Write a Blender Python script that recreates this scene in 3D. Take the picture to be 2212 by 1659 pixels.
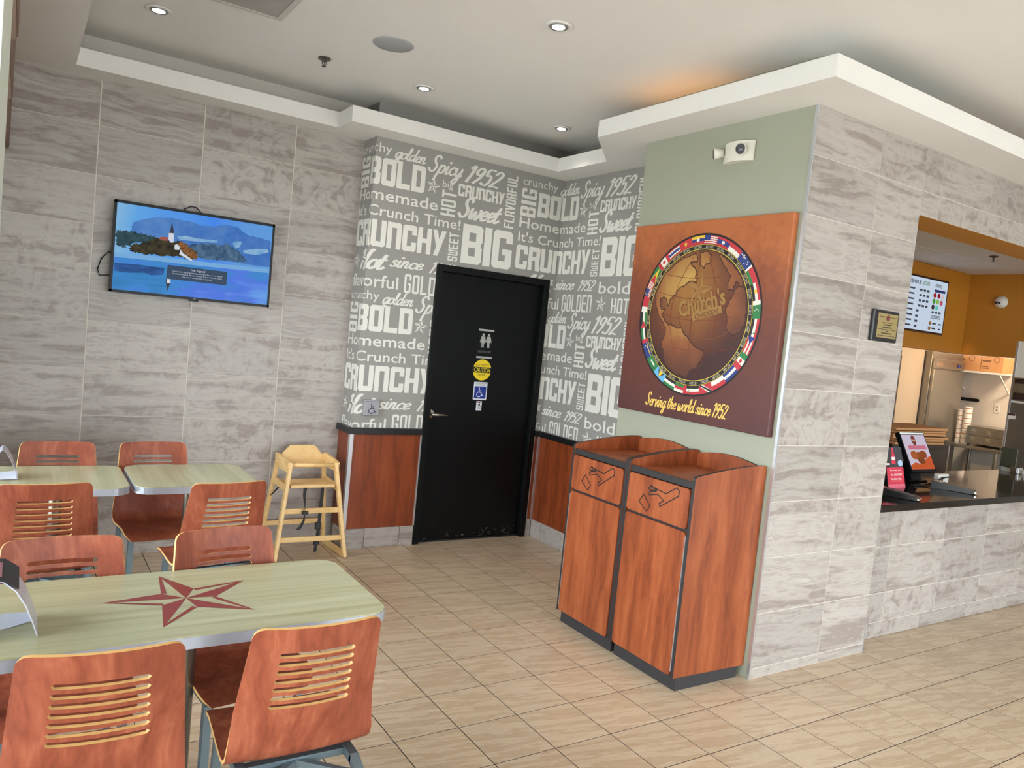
import bpy, bmesh, math, random
from mathutils import Vector, Matrix
random.seed(7)
for o in list(bpy.data.objects): bpy.data.objects.remove(o)
SC = bpy.context.scene
COL = SC.collection
# ------------------------------------------------------------------ camera
cam_d = bpy.data.cameras.new('camera'); cam = bpy.data.objects.new('camera', cam_d); COL.objects.link(cam)
yaw, pitch, roll = 0.5770, -0.0645, 0.0991
CP = Vector((-3.6123, -5.0550, 1.6306))
fw = Vector((math.sin(yaw)*math.cos(pitch), math.cos(yaw)*math.cos(pitch), math.sin(pitch)))
r0 = Vector((math.cos(yaw), -math.sin(yaw), 0)); u0 = r0.cross(fw)
rt = math.cos(roll)*r0 + math.sin(roll)*u0; up = -math.sin(roll)*r0 + math.cos(roll)*u0
cam.matrix_world = Matrix(((rt.x, up.x, -fw.x, CP.x), (rt.y, up.y, -fw.y, CP.y), (rt.z, up.z, -fw.z, CP.z), (0, 0, 0, 1)))
cam_d.sensor_width = 36.0; cam_d.lens = 1652.4/2212*36.0; cam_d.clip_start = 0.02
SC.camera = cam
FPX = 1652.4
def to_px(P):
    d = Vector(P)-CP; z = d.dot(fw)
    if z < 0.05: return None
    return (1106+FPX*d.dot(rt)/z, 829.5-FPX*d.dot(up)/z, z)
# ------------------------------------------------------------------ daylight and exposure
W = bpy.data.worlds.new('overcast_sky'); SC.world = W; W.use_nodes = True
bg = W.node_tree.nodes['Background']; bg.inputs[0].default_value = (0.905, 0.955, 1.02, 1); bg.inputs[1].default_value = 9.6
SC.view_settings.view_transform = 'Standard'; SC.view_settings.look = 'None'
SC.view_settings.exposure = 0.0; SC.view_settings.gamma = 1.0; SC.view_settings.use_curve_mapping = False
def area(name, loc, rot, sx, sy, power, color=(1,1,1), portal=False):
    l = bpy.data.lights.new(name, 'AREA'); l.shape = 'RECTANGLE'; l.size = sx; l.size_y = sy; l.energy = power; l.color = color
    if portal: l.cycles.is_portal = True
    o = bpy.data.objects.new(name, l); COL.objects.link(o); o.location = loc; o.rotation_euler = rot
    return o
# portals over the glazing let the sky light in cleanly
area('window_street_offscreen', (0.0, -8.05, 1.35), (math.radians(90), 0, 0), 8.4, 2.5, 1, portal=True)
area('window_left_offscreen', (-3.86, -4.2, 1.45), (math.radians(90), 0, math.radians(-90)), 7.4, 2.0, 1, portal=True)
# ------------------------------------------------------------------ key dimensions (metres)
XB, DTV, H, DL, DR = -1.6176, 0.2231, 2.8876, -1.0755, -0.0658
XG, YG0, YG1, XP, ZC = -0.4075, -1.39, -2.6024, 0.5782, 3.12
XL, DH, ZR, ZS, YC = -3.80, 2.09, 0.8725, 0.1466, -2.485
# ------------------------------------------------------------------ materials
def lin(c):
    return tuple(((v/255)/12.92 if v/255 <= .04045 else ((v/255+.055)/1.055)**2.4) for v in c)+(1,)
MATS = {}
def new_mat(name):
    m = bpy.data.materials.new(name); m.use_nodes = True; MATS[name] = m
    nt = m.node_tree; return m, nt, nt.nodes['Principled BSDF']
def plain(name, rgb, rough=.5, metal=0., spec=.5, var=0.0, vscale=6., bump=0.0, coat=0.):
    if name in MATS: return MATS[name]
    m, nt, b = new_mat(name); N, L = nt.nodes, nt.links
    b.inputs['Base Color'].default_value = lin(rgb); b.inputs['Roughness'].default_value = rough
    b.inputs['Metallic'].default_value = metal; b.inputs['Specular IOR Level'].default_value = spec
    b.inputs['Coat Weight'].default_value = coat
    if var or bump:
        tc = N.new('ShaderNodeTexCoord'); no = N.new('ShaderNodeTexNoise'); no.inputs['Scale'].default_value = vscale
        no.inputs['Detail'].default_value = 5; L.new(tc.outputs['Object'], no.inputs['Vector'])
        if var:
            mx = N.new('ShaderNodeMix'); mx.data_type = 'RGBA'
            c = lin(rgb); mx.inputs[6].default_value = tuple(v*(1-var) for v in c[:3])+(1,); mx.inputs[7].default_value = tuple(min(1, v*(1+var)) for v in c[:3])+(1,)
            L.new(no.outputs['Fac'], mx.inputs[0]); L.new(mx.outputs[2], b.inputs['Base Color'])
        if bump:
            bp = N.new('ShaderNodeBump'); bp.inputs['Strength'].default_value = bump; bp.inputs['Distance'].default_value = .002
            L.new(no.outputs['Fac'], bp.inputs['Height']); L.new(bp.outputs[0], b.inputs['Normal'])
    return m
def emit(name, rgb, s=1.0):
    if name in MATS: return MATS[name]
    m, nt, b = new_mat(name); b.inputs['Base Color'].default_value = (0, 0, 0, 1); b.inputs['Roughness'].default_value = .25; b.inputs['Specular IOR Level'].default_value = .12
    b.inputs['Emission Color'].default_value = lin(rgb); b.inputs['Emission Strength'].default_value = s
    return m
def ramp(nt, stops):
    r = nt.nodes.new('ShaderNodeValToRGB'); e = r.color_ramp.elements
    while len(e) < len(stops): e.new(.5)
    for i, (p, c) in enumerate(stops): e[i].position = p; e[i].color = lin(c)
    return r
def grain(name, stops, stretch, rough=.4, rot=(0, 0, 0), warp=.5, warp_scale=1.6, detail=7, scale=1.0, rings=0., coat=0., tone=.14, bump=.0, fine=0.0, blotch=0.0, spec=.5):
    """layered, stretched noise: strata of stone, figure of wood, streaks of laminate; every object gets its own offset"""
    m, nt, b = new_mat(name); N, L = nt.nodes, nt.links
    tc = N.new('ShaderNodeTexCoord'); oi = N.new('ShaderNodeObjectInfo')
    mul = N.new('ShaderNodeVectorMath'); mul.operation = 'MULTIPLY'; mul.inputs[1].default_value = (37.1, 53.3, 71.7)
    cmb = N.new('ShaderNodeCombineXYZ'); [L.new(oi.outputs['Random'], cmb.inputs[i]) for i in range(3)]
    L.new(cmb.outputs[0], mul.inputs[0])
    rm = N.new('ShaderNodeMapping'); rm.inputs['Rotation'].default_value = rot; L.new(tc.outputs['Object'], rm.inputs[0])
    w = N.new('ShaderNodeTexNoise'); w.inputs['Scale'].default_value = warp_scale; w.inputs['Detail'].default_value = 3
    ad0 = N.new('ShaderNodeVectorMath'); L.new(rm.outputs[0], ad0.inputs[0]); L.new(mul.outputs[0], ad0.inputs[1])
    L.new(ad0.outputs[0], w.inputs['Vector'])
    ws = N.new('ShaderNodeVectorMath'); ws.operation = 'SCALE'; ws.inputs['Scale'].default_value = warp
    wc = N.new('ShaderNodeVectorMath'); wc.operation = 'SUBTRACT'; wc.inputs[1].default_value = (.5, .5, .5)
    L.new(w.outputs['Color'], wc.inputs[0]); L.new(wc.outputs[0], ws.inputs[0])
    st = N.new('ShaderNodeVectorMath'); st.operation = 'MULTIPLY'; st.inputs[1].default_value = stretch
    ad1 = N.new('ShaderNodeVectorMath'); L.new(ad0.outputs[0], st.inputs[0]); L.new(st.outputs[0], ad1.inputs[0]); L.new(ws.outputs[0], ad1.inputs[1])
    n = N.new('ShaderNodeTexNoise'); n.inputs['Scale'].default_value = scale; n.inputs['Detail'].default_value = detail; n.inputs['Roughness'].default_value = .62
    L.new(ad1.outputs[0], n.inputs['Vector']); fac = n.outputs['Fac']
    if rings:
        r2 = N.new('ShaderNodeMath'); r2.operation = 'MULTIPLY'; r2.inputs[1].default_value = rings; L.new(fac, r2.inputs[0])
        sn = N.new('ShaderNodeMath'); sn.operation = 'PINGPONG'; sn.inputs[1].default_value = 1; L.new(r2.outputs[0], sn.inputs[0])
        f2 = N.new('ShaderNodeTexNoise'); f2.inputs['Scale'].default_value = scale*9; f2.inputs['Detail'].default_value = 4; L.new(st.outputs[0], f2.inputs['Vector'])
        mm = N.new('ShaderNodeMix'); mm.inputs[0].default_value = .45; L.new(sn.outputs[0], mm.inputs[2]); L.new(f2.outputs['Fac'], mm.inputs[3]); fac = mm.outputs[0]
    if blotch:
        bn = N.new('ShaderNodeTexNoise'); bn.inputs['Scale'].default_value = 7.5; bn.inputs['Detail'].default_value = 8; bn.inputs['Roughness'].default_value = .6; bn.inputs['Distortion'].default_value = 1.6
        L.new(ad0.outputs[0], bn.inputs['Vector'])
        gt = N.new('ShaderNodeMath'); gt.operation = 'MULTIPLY'; gt.inputs[1].default_value = blotch
        fr = N.new('ShaderNodeMath'); fr.operation = 'FRACT'; m7 = N.new('ShaderNodeMath'); m7.operation = 'MULTIPLY'; m7.inputs[1].default_value = 17.3
        L.new(oi.outputs['Random'], m7.inputs[0]); L.new(m7.outputs[0], fr.inputs[0]); L.new(fr.outputs[0], gt.inputs[0])
        mm = N.new('ShaderNodeMix'); L.new(gt.outputs[0], mm.inputs[0]); L.new(fac, mm.inputs[2]); L.new(bn.outputs['Fac'], mm.inputs[3]); fac = mm.outputs[0]
    cr = ramp(nt, stops); L.new(fac, cr.inputs[0]); col = cr.outputs[0]
    hv = N.new('ShaderNodeHueSaturation'); mr = N.new('ShaderNodeMapRange'); mr.inputs['To Min'].default_value = 1-tone; mr.inputs['To Max'].default_value = 1+tone
    L.new(oi.outputs['Random'], mr.inputs[0]); L.new(mr.outputs[0], hv.inputs['Value']); L.new(col, hv.inputs['Color']); L.new(hv.outputs[0], b.inputs['Base Color'])
    b.inputs['Roughness'].default_value = rough; b.inputs['Coat Weight'].default_value = coat; b.inputs['Coat Roughness'].default_value = .12
    b.inputs['Specular IOR Level'].default_value = spec
    if bump:
        bp = N.new('ShaderNodeBump'); bp.inputs['Strength'].default_value = bump; bp.inputs['Distance'].default_value = .003
        L.new(fac, bp.inputs['Height']); L.new(bp.outputs[0], b.inputs['Normal'])
    return m
STONE = grain('travertine_wall_tile', [(.24, (126, 114, 107)), (.36, (153, 143, 136)), (.41, (140, 129, 122)), (.47, (163, 154, 147)), (.55, (175, 168, 161)), (.60, (157, 147, 140)), (.66, (178, 172, 166)), (.8, (190, 185, 180))], (1.4, 1, 15), rough=.42, warp=1.5, warp_scale=2.2, tone=.09, blotch=.6, bump=.08, detail=9)
FLOORT = grain('beige_stone_floor_tile', [(.25, (172, 147, 119)), (.40, (194, 171, 143)), (.46, (186, 161, 133)), (.53, (203, 182, 155)), (.60, (196, 174, 146)), (.72, (215, 198, 174))], (3.0, 30, 1), rough=.27, rot=(0, 0, math.radians(9)), warp=.8, warp_scale=3.0, tone=.05, blotch=.2, bump=.04)
CHERRY = grain('cherry_plywood_veneer', [(.10, (124, 61, 42)), (.38, (147, 75, 52)), (.62, (158, 85, 60)), (.9, (176, 101, 73))], (7, 7, .55), rough=.45, spec=.35, warp=.7, warp_scale=2.6, rings=8.0, tone=.05, scale=1.2)
BINWOOD = grain('cherry_laminate', [(.10, (108, 50, 25)), (.38, (139, 68, 35)), (.62, (150, 77, 41)), (.9, (168, 92, 54))], (6, 6, .7), rough=.36, warp=.6, warp_scale=2.2, rings=7, tone=.03, scale=1.1)
PANELW = grain('cherry_wainscot_laminate', [(.12, (104, 46, 22)), (.38, (136, 63, 31)), (.62, (147, 72, 37)), (.9, (162, 86, 48))], (6, 6, .7), rough=.34, warp=.5, warp_scale=2.0, rings=4.0, tone=.03)
PINE = grain('pale_beech_wood', [(.25, (204, 152, 84)), (.5, (224, 178, 108)), (.75, (238, 200, 138))], (4, 4, 4), rough=.38, warp=.4, rings=2.0, tone=.02, scale=2.)
PLY = plain('plywood_edge', (212, 168, 104), .5, var=.15, vscale=60)
TABLE = grain('sage_laminate_lengthwise', [(.25, (160, 155, 114)), (.45, (179, 176, 138)), (.6, (189, 187, 152)), (.78, (204, 201, 172))], (.9, 22, 22), rough=.28, warp=.12, detail=5, tone=.0, scale=1.3)
TABLE2 = grain('sage_laminate_crosswise', [(.25, (160, 156, 118)), (.45, (180, 178, 142)), (.6, (192, 190, 156)), (.78, (206, 204, 176))], (22, .9, 22), rough=.28, warp=.12, detail=5, tone=.0, scale=1.1)
STEEL = plain('chair_steel', (112, 128, 136), .38, .55)
ALU = plain('brushed_aluminium', (205, 208, 212), .3, .75)
EDGE = plain('silver_edge_band', (176, 182, 194), .3, .35)
WHITE = plain('white_ceiling_paint', (230, 227, 222), .8, var=.02, vscale=3)
GREYW = plain('warm_grey_wall_print', (153, 150, 145), .6, var=.02, vscale=4)
PRINT = plain('off_white_print', (230, 228, 220), .55)
SAGE = plain('sage_green_paint', (158, 160, 142), .62, var=.025, vscale=3)
YEL = plain('mustard_paint', (192, 128, 38), .55, var=.03, vscale=3)
BLACK = plain('black_enamel', (14, 15, 16), .35)
BLK2 = plain('black_rubber_edge', (38, 36, 37), .5)
KICK = plain('charcoal_kickplate', (46, 45, 47), .55, var=.25, vscale=9)
RAILM = plain('black_rail', (22, 22, 24), .4)
GROUT = plain('grout_light', (206, 198, 188), .85)
GROUTD = plain('grout_floor', (44, 36, 33), .95)
MAROON = plain('maroon_print', (142, 62, 56), .4)
PAPER = plain('white_paper', (232, 236, 246), .6)
CHROME = plain('satin_nickel', (190, 184, 176), .22, .95)
SSTEEL = plain('stainless_steel', (150, 146, 138), .3, .85, var=.05, vscale=2)
KWALL = plain('kitchen_white_panel', (222, 216, 206), .5, var=.02)
TANW = plain('kitchen_tan_panel', (206, 184, 156), .45, var=.04, vscale=2)
CARD = plain('cardboard', (196, 142, 92), .8, var=.05)
def glassy(name, tint=(1, 1, 1, 1), gl=.12, rough=.02):
    m, nt, b = new_mat(name); N, L = nt.nodes, nt.links; out = N['Material Output']
    t = N.new('ShaderNodeBsdfTransparent'); t.inputs[0].default_value = tint
    g = N.new('ShaderNodeBsdfGlossy'); g.inputs['Roughness'].default_value = rough
    f = N.new('ShaderNodeFresnel'); f.inputs[0].default_value = 1.45
    mx = N.new('ShaderNodeMixShader'); L.new(f.outputs[0], mx.inputs[0]); L.new(t.outputs[0], mx.inputs[1]); L.new(g.outputs[0], mx.inputs[2]); L.new(mx.outputs[0], out.inputs[0])
    return m
GLASS = glassy('window_glass', (.97, .985, .98, 1))
ACRYL = plain('clear_acrylic', (214, 216, 230), .2); ACRYL.node_tree.nodes['Principled BSDF'].inputs['Alpha'].default_value = .38
# ------------------------------------------------------------------ mesh helpers
class MB:
    def __init__(s): s.v, s.f, s.m, s.sm = [], [], [], []
    def add(s, vs, fs, m=0, smooth=False):
        b = len(s.v); s.v += [tuple(v) for v in vs]
        for f in fs: s.f.append([b+i for i in f]); s.m.append(m); s.sm.append(smooth)
        return s
    def box(s, x0, x1, y0, y1, z0, z1, m=0):
        x0, x1 = min(x0, x1), max(x0, x1); y0, y1 = min(y0, y1), max(y0, y1); z0, z1 = min(z0, z1), max(z0, z1)
        return s.add([(x0,y0,z0),(x1,y0,z0),(x1,y1,z0),(x0,y1,z0),(x0,y0,z1),(x1,y0,z1),(x1,y1,z1),(x0,y1,z1)],
            [(0,3,2,1),(4,5,6,7),(0,1,5,4),(1,2,6,5),(2,3,7,6),(3,0,4,7)], m)
    def prism(s, pts, off, m=0, ms=None):
        """closed polygon (3D points) swept by the vector off"""
        n = len(pts); off = Vector(off); a = [Vector(p) for p in pts]; bb = [p+off for p in a]
        nrm = Vector((0, 0, 0))
        for i in range(n): nrm += (a[i]-a[0]).cross(a[(i+1) % n]-a[0])
        if nrm.dot(off) > 0: a, bb = a[::-1], bb[::-1]
        s.add(a+bb, [list(range(n)), list(range(2*n-1, n-1, -1))], m)
        s.add(a+bb, [(i, n+i, n+(i+1) % n, (i+1) % n) for i in range(n)], m if ms is None else ms)
        return s
    def bar(s, p, q, w, h, upv=(0, 0, 1), m=0):
        p, q = Vector(p), Vector(q); d = (q-p).normalized(); u = Vector(upv)
        if abs(d.dot(u)) > .95: u = Vector((0, 1, 0))
        a = d.cross(u).normalized(); b = a.cross(d).normalized()
        vs = [c+a*sx*w/2+b*sz*h/2 for c in (p, q) for sx, sz in ((-1,-1),(1,-1),(1,1),(-1,1))]
        return s.add(vs, [(0,3,2,1)[::-1],(4,5,6,7)[::-1],(0,1,5,4)[::-1],(1,2,6,5)[::-1],(2,3,7,6)[::-1],(3,0,4,7)[::-1]], m)
    def tube(s, pts, r, n=8, m=0):
        P = [Vector(p) for p in pts]; rings = []
        for i, p in enumerate(P):
            d = (P[min(i+1, len(P)-1)]-P[max(i-1, 0)]).normalized(); u = Vector((0, 0, 1)) if abs(d.z) < .9 else Vector((0, 1, 0))
            a = d.cross(u).normalized(); b = a.cross(d).normalized()
            rr = r[i] if isinstance(r, (list, tuple)) else r
            rings.append([p+a*rr*math.cos(2*math.pi*k/n)+b*rr*math.sin(2*math.pi*k/n) for k in range(n)])
        vs = [v for R in rings for v in R]; fs = []
        for i in range(len(P)-1):
            for k in range(n): fs.append((i*n+k, (i+1)*n+k, (i+1)*n+(k+1) % n, i*n+(k+1) % n)[::-1])
        fs.append(list(range(n))); fs.append(list(range((len(P)-1)*n, len(P)*n))[::-1])
        return s.add(vs, fs, m, True)
    def lathe(s, prof, c, axis='z', n=24, m=0, cap=True):
        c = Vector(c); vs, fs = [], []
        for r, t in prof:
            for k in range(n):
                a = 2*math.pi*k/n; x, y = r*math.cos(a), r*math.sin(a)
                vs.append(c+Vector({'z': (x, y, t), 'y': (x, t, y), 'x': (t, x, y)}[axis]))
        for i in range(len(prof)-1):
            for k in range(n): fs.append((i*n+k, i*n+(k+1) % n, (i+1)*n+(k+1) % n, (i+1)*n+k))
        s.add(vs, fs, m, True)
        if cap: s.add(vs, [list(range(n)), list(range((len(prof)-1)*n, len(prof)*n))], m)
        return s
    def mesh(s, name, mats, org=(0, 0, 0)):
        me = bpy.data.meshes.new(name); o = Vector(org)
        me.from_pydata([tuple(Vector(v)-o) for v in s.v], [], s.f)
        for mm in (mats if isinstance(mats, (list, tuple)) else [mats]): me.materials.append(mm)
        me.polygons.foreach_set('material_index', s.m); me.polygons.foreach_set('use_smooth', s.sm)
        me.update(); return me
    def build(s, name, mats, parent=None, bevel=0, org=None, fix=True, seg=2):
        """vertices are world points; the object sits at org (or at its parent's place)"""
        po = wloc(parent) if parent else Vector((0, 0, 0))
        og = Vector(org) if org is not None else po
        me = s.mesh(name, mats, og)
        if fix:
            bm = bmesh.new(); bm.from_mesh(me); bmesh.ops.recalc_face_normals(bm, faces=bm.faces); bm.to_mesh(me); bm.free()
        ob = bpy.data.objects.new(name, me); COL.objects.link(ob); ob.location = og-po
        if parent: ob.parent = parent
        if bevel:
            md = ob.modifiers.new('bevel', 'BEVEL'); md.width = bevel; md.segments = seg; md.limit_method = 'ANGLE'; md.angle_limit = math.radians(40)
        return ob
def wloc(o):
    v = Vector((0, 0, 0))
    while o: v += o.location; o = o.parent
    return v
def tag(o, label=None, cat=None, group=None, kind=None):
    if label: o['label'] = label
    if cat: o['category'] = cat
    if group: o['group'] = group
    if kind: o['kind'] = kind
    return o
def thing(name, loc, label, cat, group=None, rz=0):
    o = bpy.data.objects.new(name, None); COL.objects.link(o); o.location = loc; o.rotation_euler.z = rz; o.empty_display_size = .1
    return tag(o, label, cat, group)
def copy_tree(o, parent=None):
    c = o.copy(); COL.objects.link(c); c.parent = parent
    for ch in list(o.children): copy_tree(ch, c)
    return c
def struct(name, mb, mats, parent=None, org=None, bevel=0):
    return tag(mb.build(name, mats, parent, org=org, bevel=bevel), kind='structure')
# ------------------------------------------------------------------ flat shapes and lettering
_TC = {}
def text2d(txt, bold=0.0, spacing=1.0):
    """outline of a line of text, flat, baseline at 0, cap height 1"""
    key = (txt, bold, spacing)
    if key in _TC: return _TC[key]
    def raw(t):
        cu = bpy.data.curves.new('t', 'FONT'); cu.body = t; cu.size = 1; cu.offset = bold; cu.space_character = spacing; cu.resolution_u = 2
        ob = bpy.data.objects.new('t', cu); COL.objects.link(ob); dg = bpy.context.evaluated_depsgraph_get()
        me = bpy.data.meshes.new_from_object(ob.evaluated_get(dg))
        vs = [(v.co.x, v.co.y) for v in me.vertices]; fs = [list(p.vertices) for p in me.polygons]
        bpy.data.objects.remove(ob); bpy.data.curves.remove(cu); bpy.data.meshes.remove(me); return vs, fs
    if 'cap' not in _TC:
        hv, _ = raw('H'); _TC['cap'] = max(y for x, y in hv)
    vs, fs = raw(txt); k = 1/_TC['cap']
    x0 = min(x for x, y in vs)
    r = ([((x-x0)*k, y*k) for x, y in vs], fs); _TC[key] = r; return r
def cbox(x0, y0, x1, y1, cuts='', c=.1):
    p = []
    p += [(x0, y0+c), (x0+c, y0)] if 'a' in cuts else [(x0, y0)]
    p += [(x1-c, y0), (x1, y0+c)] if 'b' in cuts else [(x1, y0)]
    p += [(x1, y1-c), (x1-c, y1)] if 'c' in cuts else [(x1, y1)]
    p += [(x0+c, y1), (x0, y1-c)] if 'd' in cuts else [(x0, y1)]
    return p
def block(txt, sw=.23, sh=.2, w=.62, gap=.05):
    """squared heavy capitals with clipped corners, height 1"""
    V, F, x = [], [], 0
    def put(polys, ox):
        for p in polys:
            b = len(V); V.extend([(ox+a, y) for a, y in p]); F.append(list(range(b, b+len(p))))
    for ch in txt:
        e = w; R = cbox; mid = .5; c = .08
        L_ = lambda cuts='': R(0, 0, sw, 1, cuts, c); Rr = lambda cuts='': R(e-sw, 0, e, 1, cuts, c)
        T_ = lambda cuts='': R(0, 1-sh, e, 1, cuts, c); B_ = lambda cuts='': R(0, 0, e, sh, cuts, c); M_ = lambda: R(0, mid-sh*.42, e, mid+sh*.42)
        g = {'B': lambda: [L_(), T_('c'), B_('b'), R(0, mid-sh*.42, e-.04, mid+sh*.42), R(e-sw, 0, e, mid, 'bc', c), R(e-sw, mid, e, 1, 'bc', c)],
             'O': lambda: [L_('ad'), Rr('bc'), T_('cd'), B_('ab')], 'D': lambda: [L_(), Rr('bc'), T_('c'), B_('b')],
             'L': lambda: [L_(), B_()], 'I': lambda: [R(0, 0, sw*1.08, 1)], 'E': lambda: [L_(), T_(), B_(), R(0, mid-sh*.42, e*.9, mid+sh*.42)],
             'F': lambda: [L_(), T_(), R(0, mid-sh*.42, e*.88, mid+sh*.42)], 'T': lambda: [T_(), R(e/2-sw/2, 0, e/2+sw/2, 1)],
             'H': lambda: [L_(), Rr(), M_()], 'U': lambda: [L_('a'), Rr('b'), B_('ab')], 'N': lambda: [L_(), Rr('c'), T_('c')],
             'C': lambda: [L_('ad'), T_('cd'), B_('ab'), R(e-sw, 0, e, .36, 'b', c), R(e-sw, .64, e, 1, 'c', c)],
             'G': lambda: [L_('ad'), T_('cd'), B_('ab'), R(e-sw, 0, e, .52, 'b', c), R(e-sw, .68, e, 1, 'c', c), R(e*.5, .52-sh*.8, e, .52)],
             'R': lambda: [L_(), T_('c'), R(0, .42, e, .42+sh*.85), R(e-sw, .45, e, 1, 'c', c), [(e-sw*1.3, .5), (e-sw, 0), (e+.03, 0), (e-.04, .5)]],
             'Y': lambda: [[(0, 1), (e*.5-sw/2, .28), (e*.5+sw*.35, .28), (sw, 1)], [(e-sw, 1), (e*.12, 0), (e*.12+sw, 0), (e, 1)]],
             'S': lambda: [T_('cd'), B_('ab'), M_(), R(0, mid, sw, 1, 'd', c), R(e-sw, 0, e, mid, 'b', c), R(0, 0, sw, .3, 'a', c), R(e-sw, .7, e, 1, 'c', c)],
             'W': lambda: [R(0, 0, sw*.8, 1, 'a', c), R(e-sw*.8, 0, e, 1, 'b', c), R(0, 0, e, sh*.8, 'ab', c), R(e/2-sw*.36, 0, e/2+sw*.36, .85)],
             'V': lambda: [[(0, 1), (e/2-sw*.45, 0), (e/2+sw*.45, 0), (sw, 1)], [(e-sw, 1), (e/2-sw*.45, 0), (e/2+sw*.45, 0), (e, 1)]],
             'A': lambda: [L_('d'), Rr('c'), T_('cd'), R(0, .3, e, .3+sh*.85)]}
        if ch == ' ': x += w*.6; continue
        e = w*1.12 if ch == 'W' else w
        put(g[ch](), x); x += (sw*1.08 if ch == 'I' else e)+gap
    return V, F
CURS = {'c': (.8, [[(.75,.8),(.5,1),(.15,.7),(.1,.3),(.35,0),(.8,.25)]]), 'd': (1.0, [[(.75,.85),(.45,1),(.1,.6),(.15,.1),(.4,0),(.75,.5)],[(.95,2.0),(.75,.3),(.85,0),(1.1,.2)]]),
 'e': (.8, [[(.1,.45),(.5,.55),(.7,.8),(.5,1),(.2,.8),(.1,.4),(.3,0),(.8,.25)]]), 'g': (.95, [[(.75,.85),(.45,1),(.1,.6),(.15,.1),(.4,0),(.75,.5)],[(.82,1),(.7,-.3),(.45,-.95),(.1,-.8),(.3,-.4),(1.05,.2)]]),
 'h': (.95, [[(.3,2),(.05,0)],[(.1,.4),(.4,1),(.65,.85),(.55,.2),(.7,0),(.95,.2)]]), 'i': (.48, [[(.2,1),(.1,.2),(.25,0),(.5,.25)],[(.3,1.45),(.32,1.55)]]),
 'l': (.48, [[(.05,.2),(.4,1.6),(.35,2.0),(.2,1.7),(.1,.3),(.3,0),(.5,.2)]]), 'n': (.95, [[(.15,1),(.05,0)],[(.1,.4),(.4,1),(.65,.85),(.55,.2),(.7,0),(.95,.2)]]),
 'o': (.9, [[(.5,1),(.1,.7),(.1,.2),(.4,0),(.75,.35),(.7,.85),(.45,1.0)],[(.6,.9),(.95,.85)]]), 'p': (.95, [[(.25,1),(-.1,-1)],[(.15,.6),(.5,1),(.8,.7),(.6,.1),(.3,0),(.1,.2)]]),
 'r': (.68, [[(.15,1),(.05,0)],[(.1,.5),(.35,1),(.65,.9)]]), 's': (.75, [[(.65,.85),(.4,1),(.2,.8),(.45,.5),(.6,.25),(.35,0),(.05,.15)]]),
 't': (.6, [[(.35,1.6),(.1,.3),(.25,0),(.6,.25)],[(-.05,1.05),(.6,1.1)]]), 'v': (.8, [[(.05,.9),(.2,1),(.3,.1),(.38,0),(.75,1)]]),
 'w': (1.25, [[(.1,1),(.1,.2),(.3,0),(.6,.8),(.6,.2),(.8,0),(1.15,.7),(1.1,1)]]), 'y': (.9, [[(.1,1),(.1,.3),(.3,0),(.65,.5)],[(.8,1),(.6,-.3),(.3,-1),(.0,-.8),(.3,-.3),(.95,.2)]]),
 'S': (1.2, [[(1.1,1.75),(.8,2.1),(.4,1.8),(.5,1.3),(.85,.8),(.75,.2),(.35,0),(.0,.35)]]), 'H': (1.2, [[(.0,1.7),(.3,2),(.3,1.7),(.05,0)],[(1.2,2.0),(1.0,1.9),(.8,0),(1.05,.1)],[(.0,1),(1.0,1.1)]]),
 '1': (.55, [[(.1,1.7),(.45,2),(.2,0)]]), '9': (.95, [[(.9,1.7),(.6,2),(.25,1.6),(.35,1.1),(.7,1.2),(.9,1.8),(.7,.8),(.3,0)]]),
 '5': (.95, [[(.95,2),(.4,2),(.3,1.2),(.65,1.3),(.8,.8),(.6,.1),(.3,0),(.05,.2)]]), '2': (.95, [[(.2,1.6),(.5,2),(.85,1.7),(.6,1.0),(.05,0),(.4,.1),(.85,.0)]]), ' ': (.55, [])}
def ribbon(pts, wd, closed=False):
    P = []
    n = len(pts)
    if n == 2: P = [Vector(p) for p in pts]
    else:
        g = lambda i: Vector(pts[max(0, min(n-1, i))])
        for i in range(n-1):
            for k in range(5):
                t = k/5; a, b, c, d = g(i-1), g(i), g(i+1), g(i+2)
                P.append(.5*((2*b)+(c-a)*t+(2*a-5*b+4*c-d)*t*t+(3*b-a-3*c+d)*t**3))
        P.append(g(n-1))
    vs, fs = [], []
    for i, p in enumerate(P):
        d = (P[min(i+1, len(P)-1)]-P[max(i-1, 0)]); d = d.normalized() if d.length else Vector((1, 0))
        nn = Vector((-d.y, d.x)); w = wd*(.55+.45*abs(d.y))/2
        e = d*w*.6 if i == len(P)-1 else (-d*w*.6 if i == 0 else Vector((0, 0)))
        vs += [tuple(p+nn*w+e), tuple(p-nn*w+e)]
    for i in range(len(P)-1): fs.append([2*i, 2*i+1, 2*i+3, 2*i+2])
    return vs, fs
def script(txt, wd=.26, shear=.32):
    """brush script drawn stroke by stroke, x-height 1"""
    V, F, x = [], [], 0
    for ch in txt:
        adv, st = CURS[ch]
        for s in st:
            vs, fs = ribbon(s, wd); b = len(V)
            V += [(x+a+y*shear, y) for a, y in vs]; F += [[b+i for i in f] for f in fs]
        x += adv
    return V, F
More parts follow.
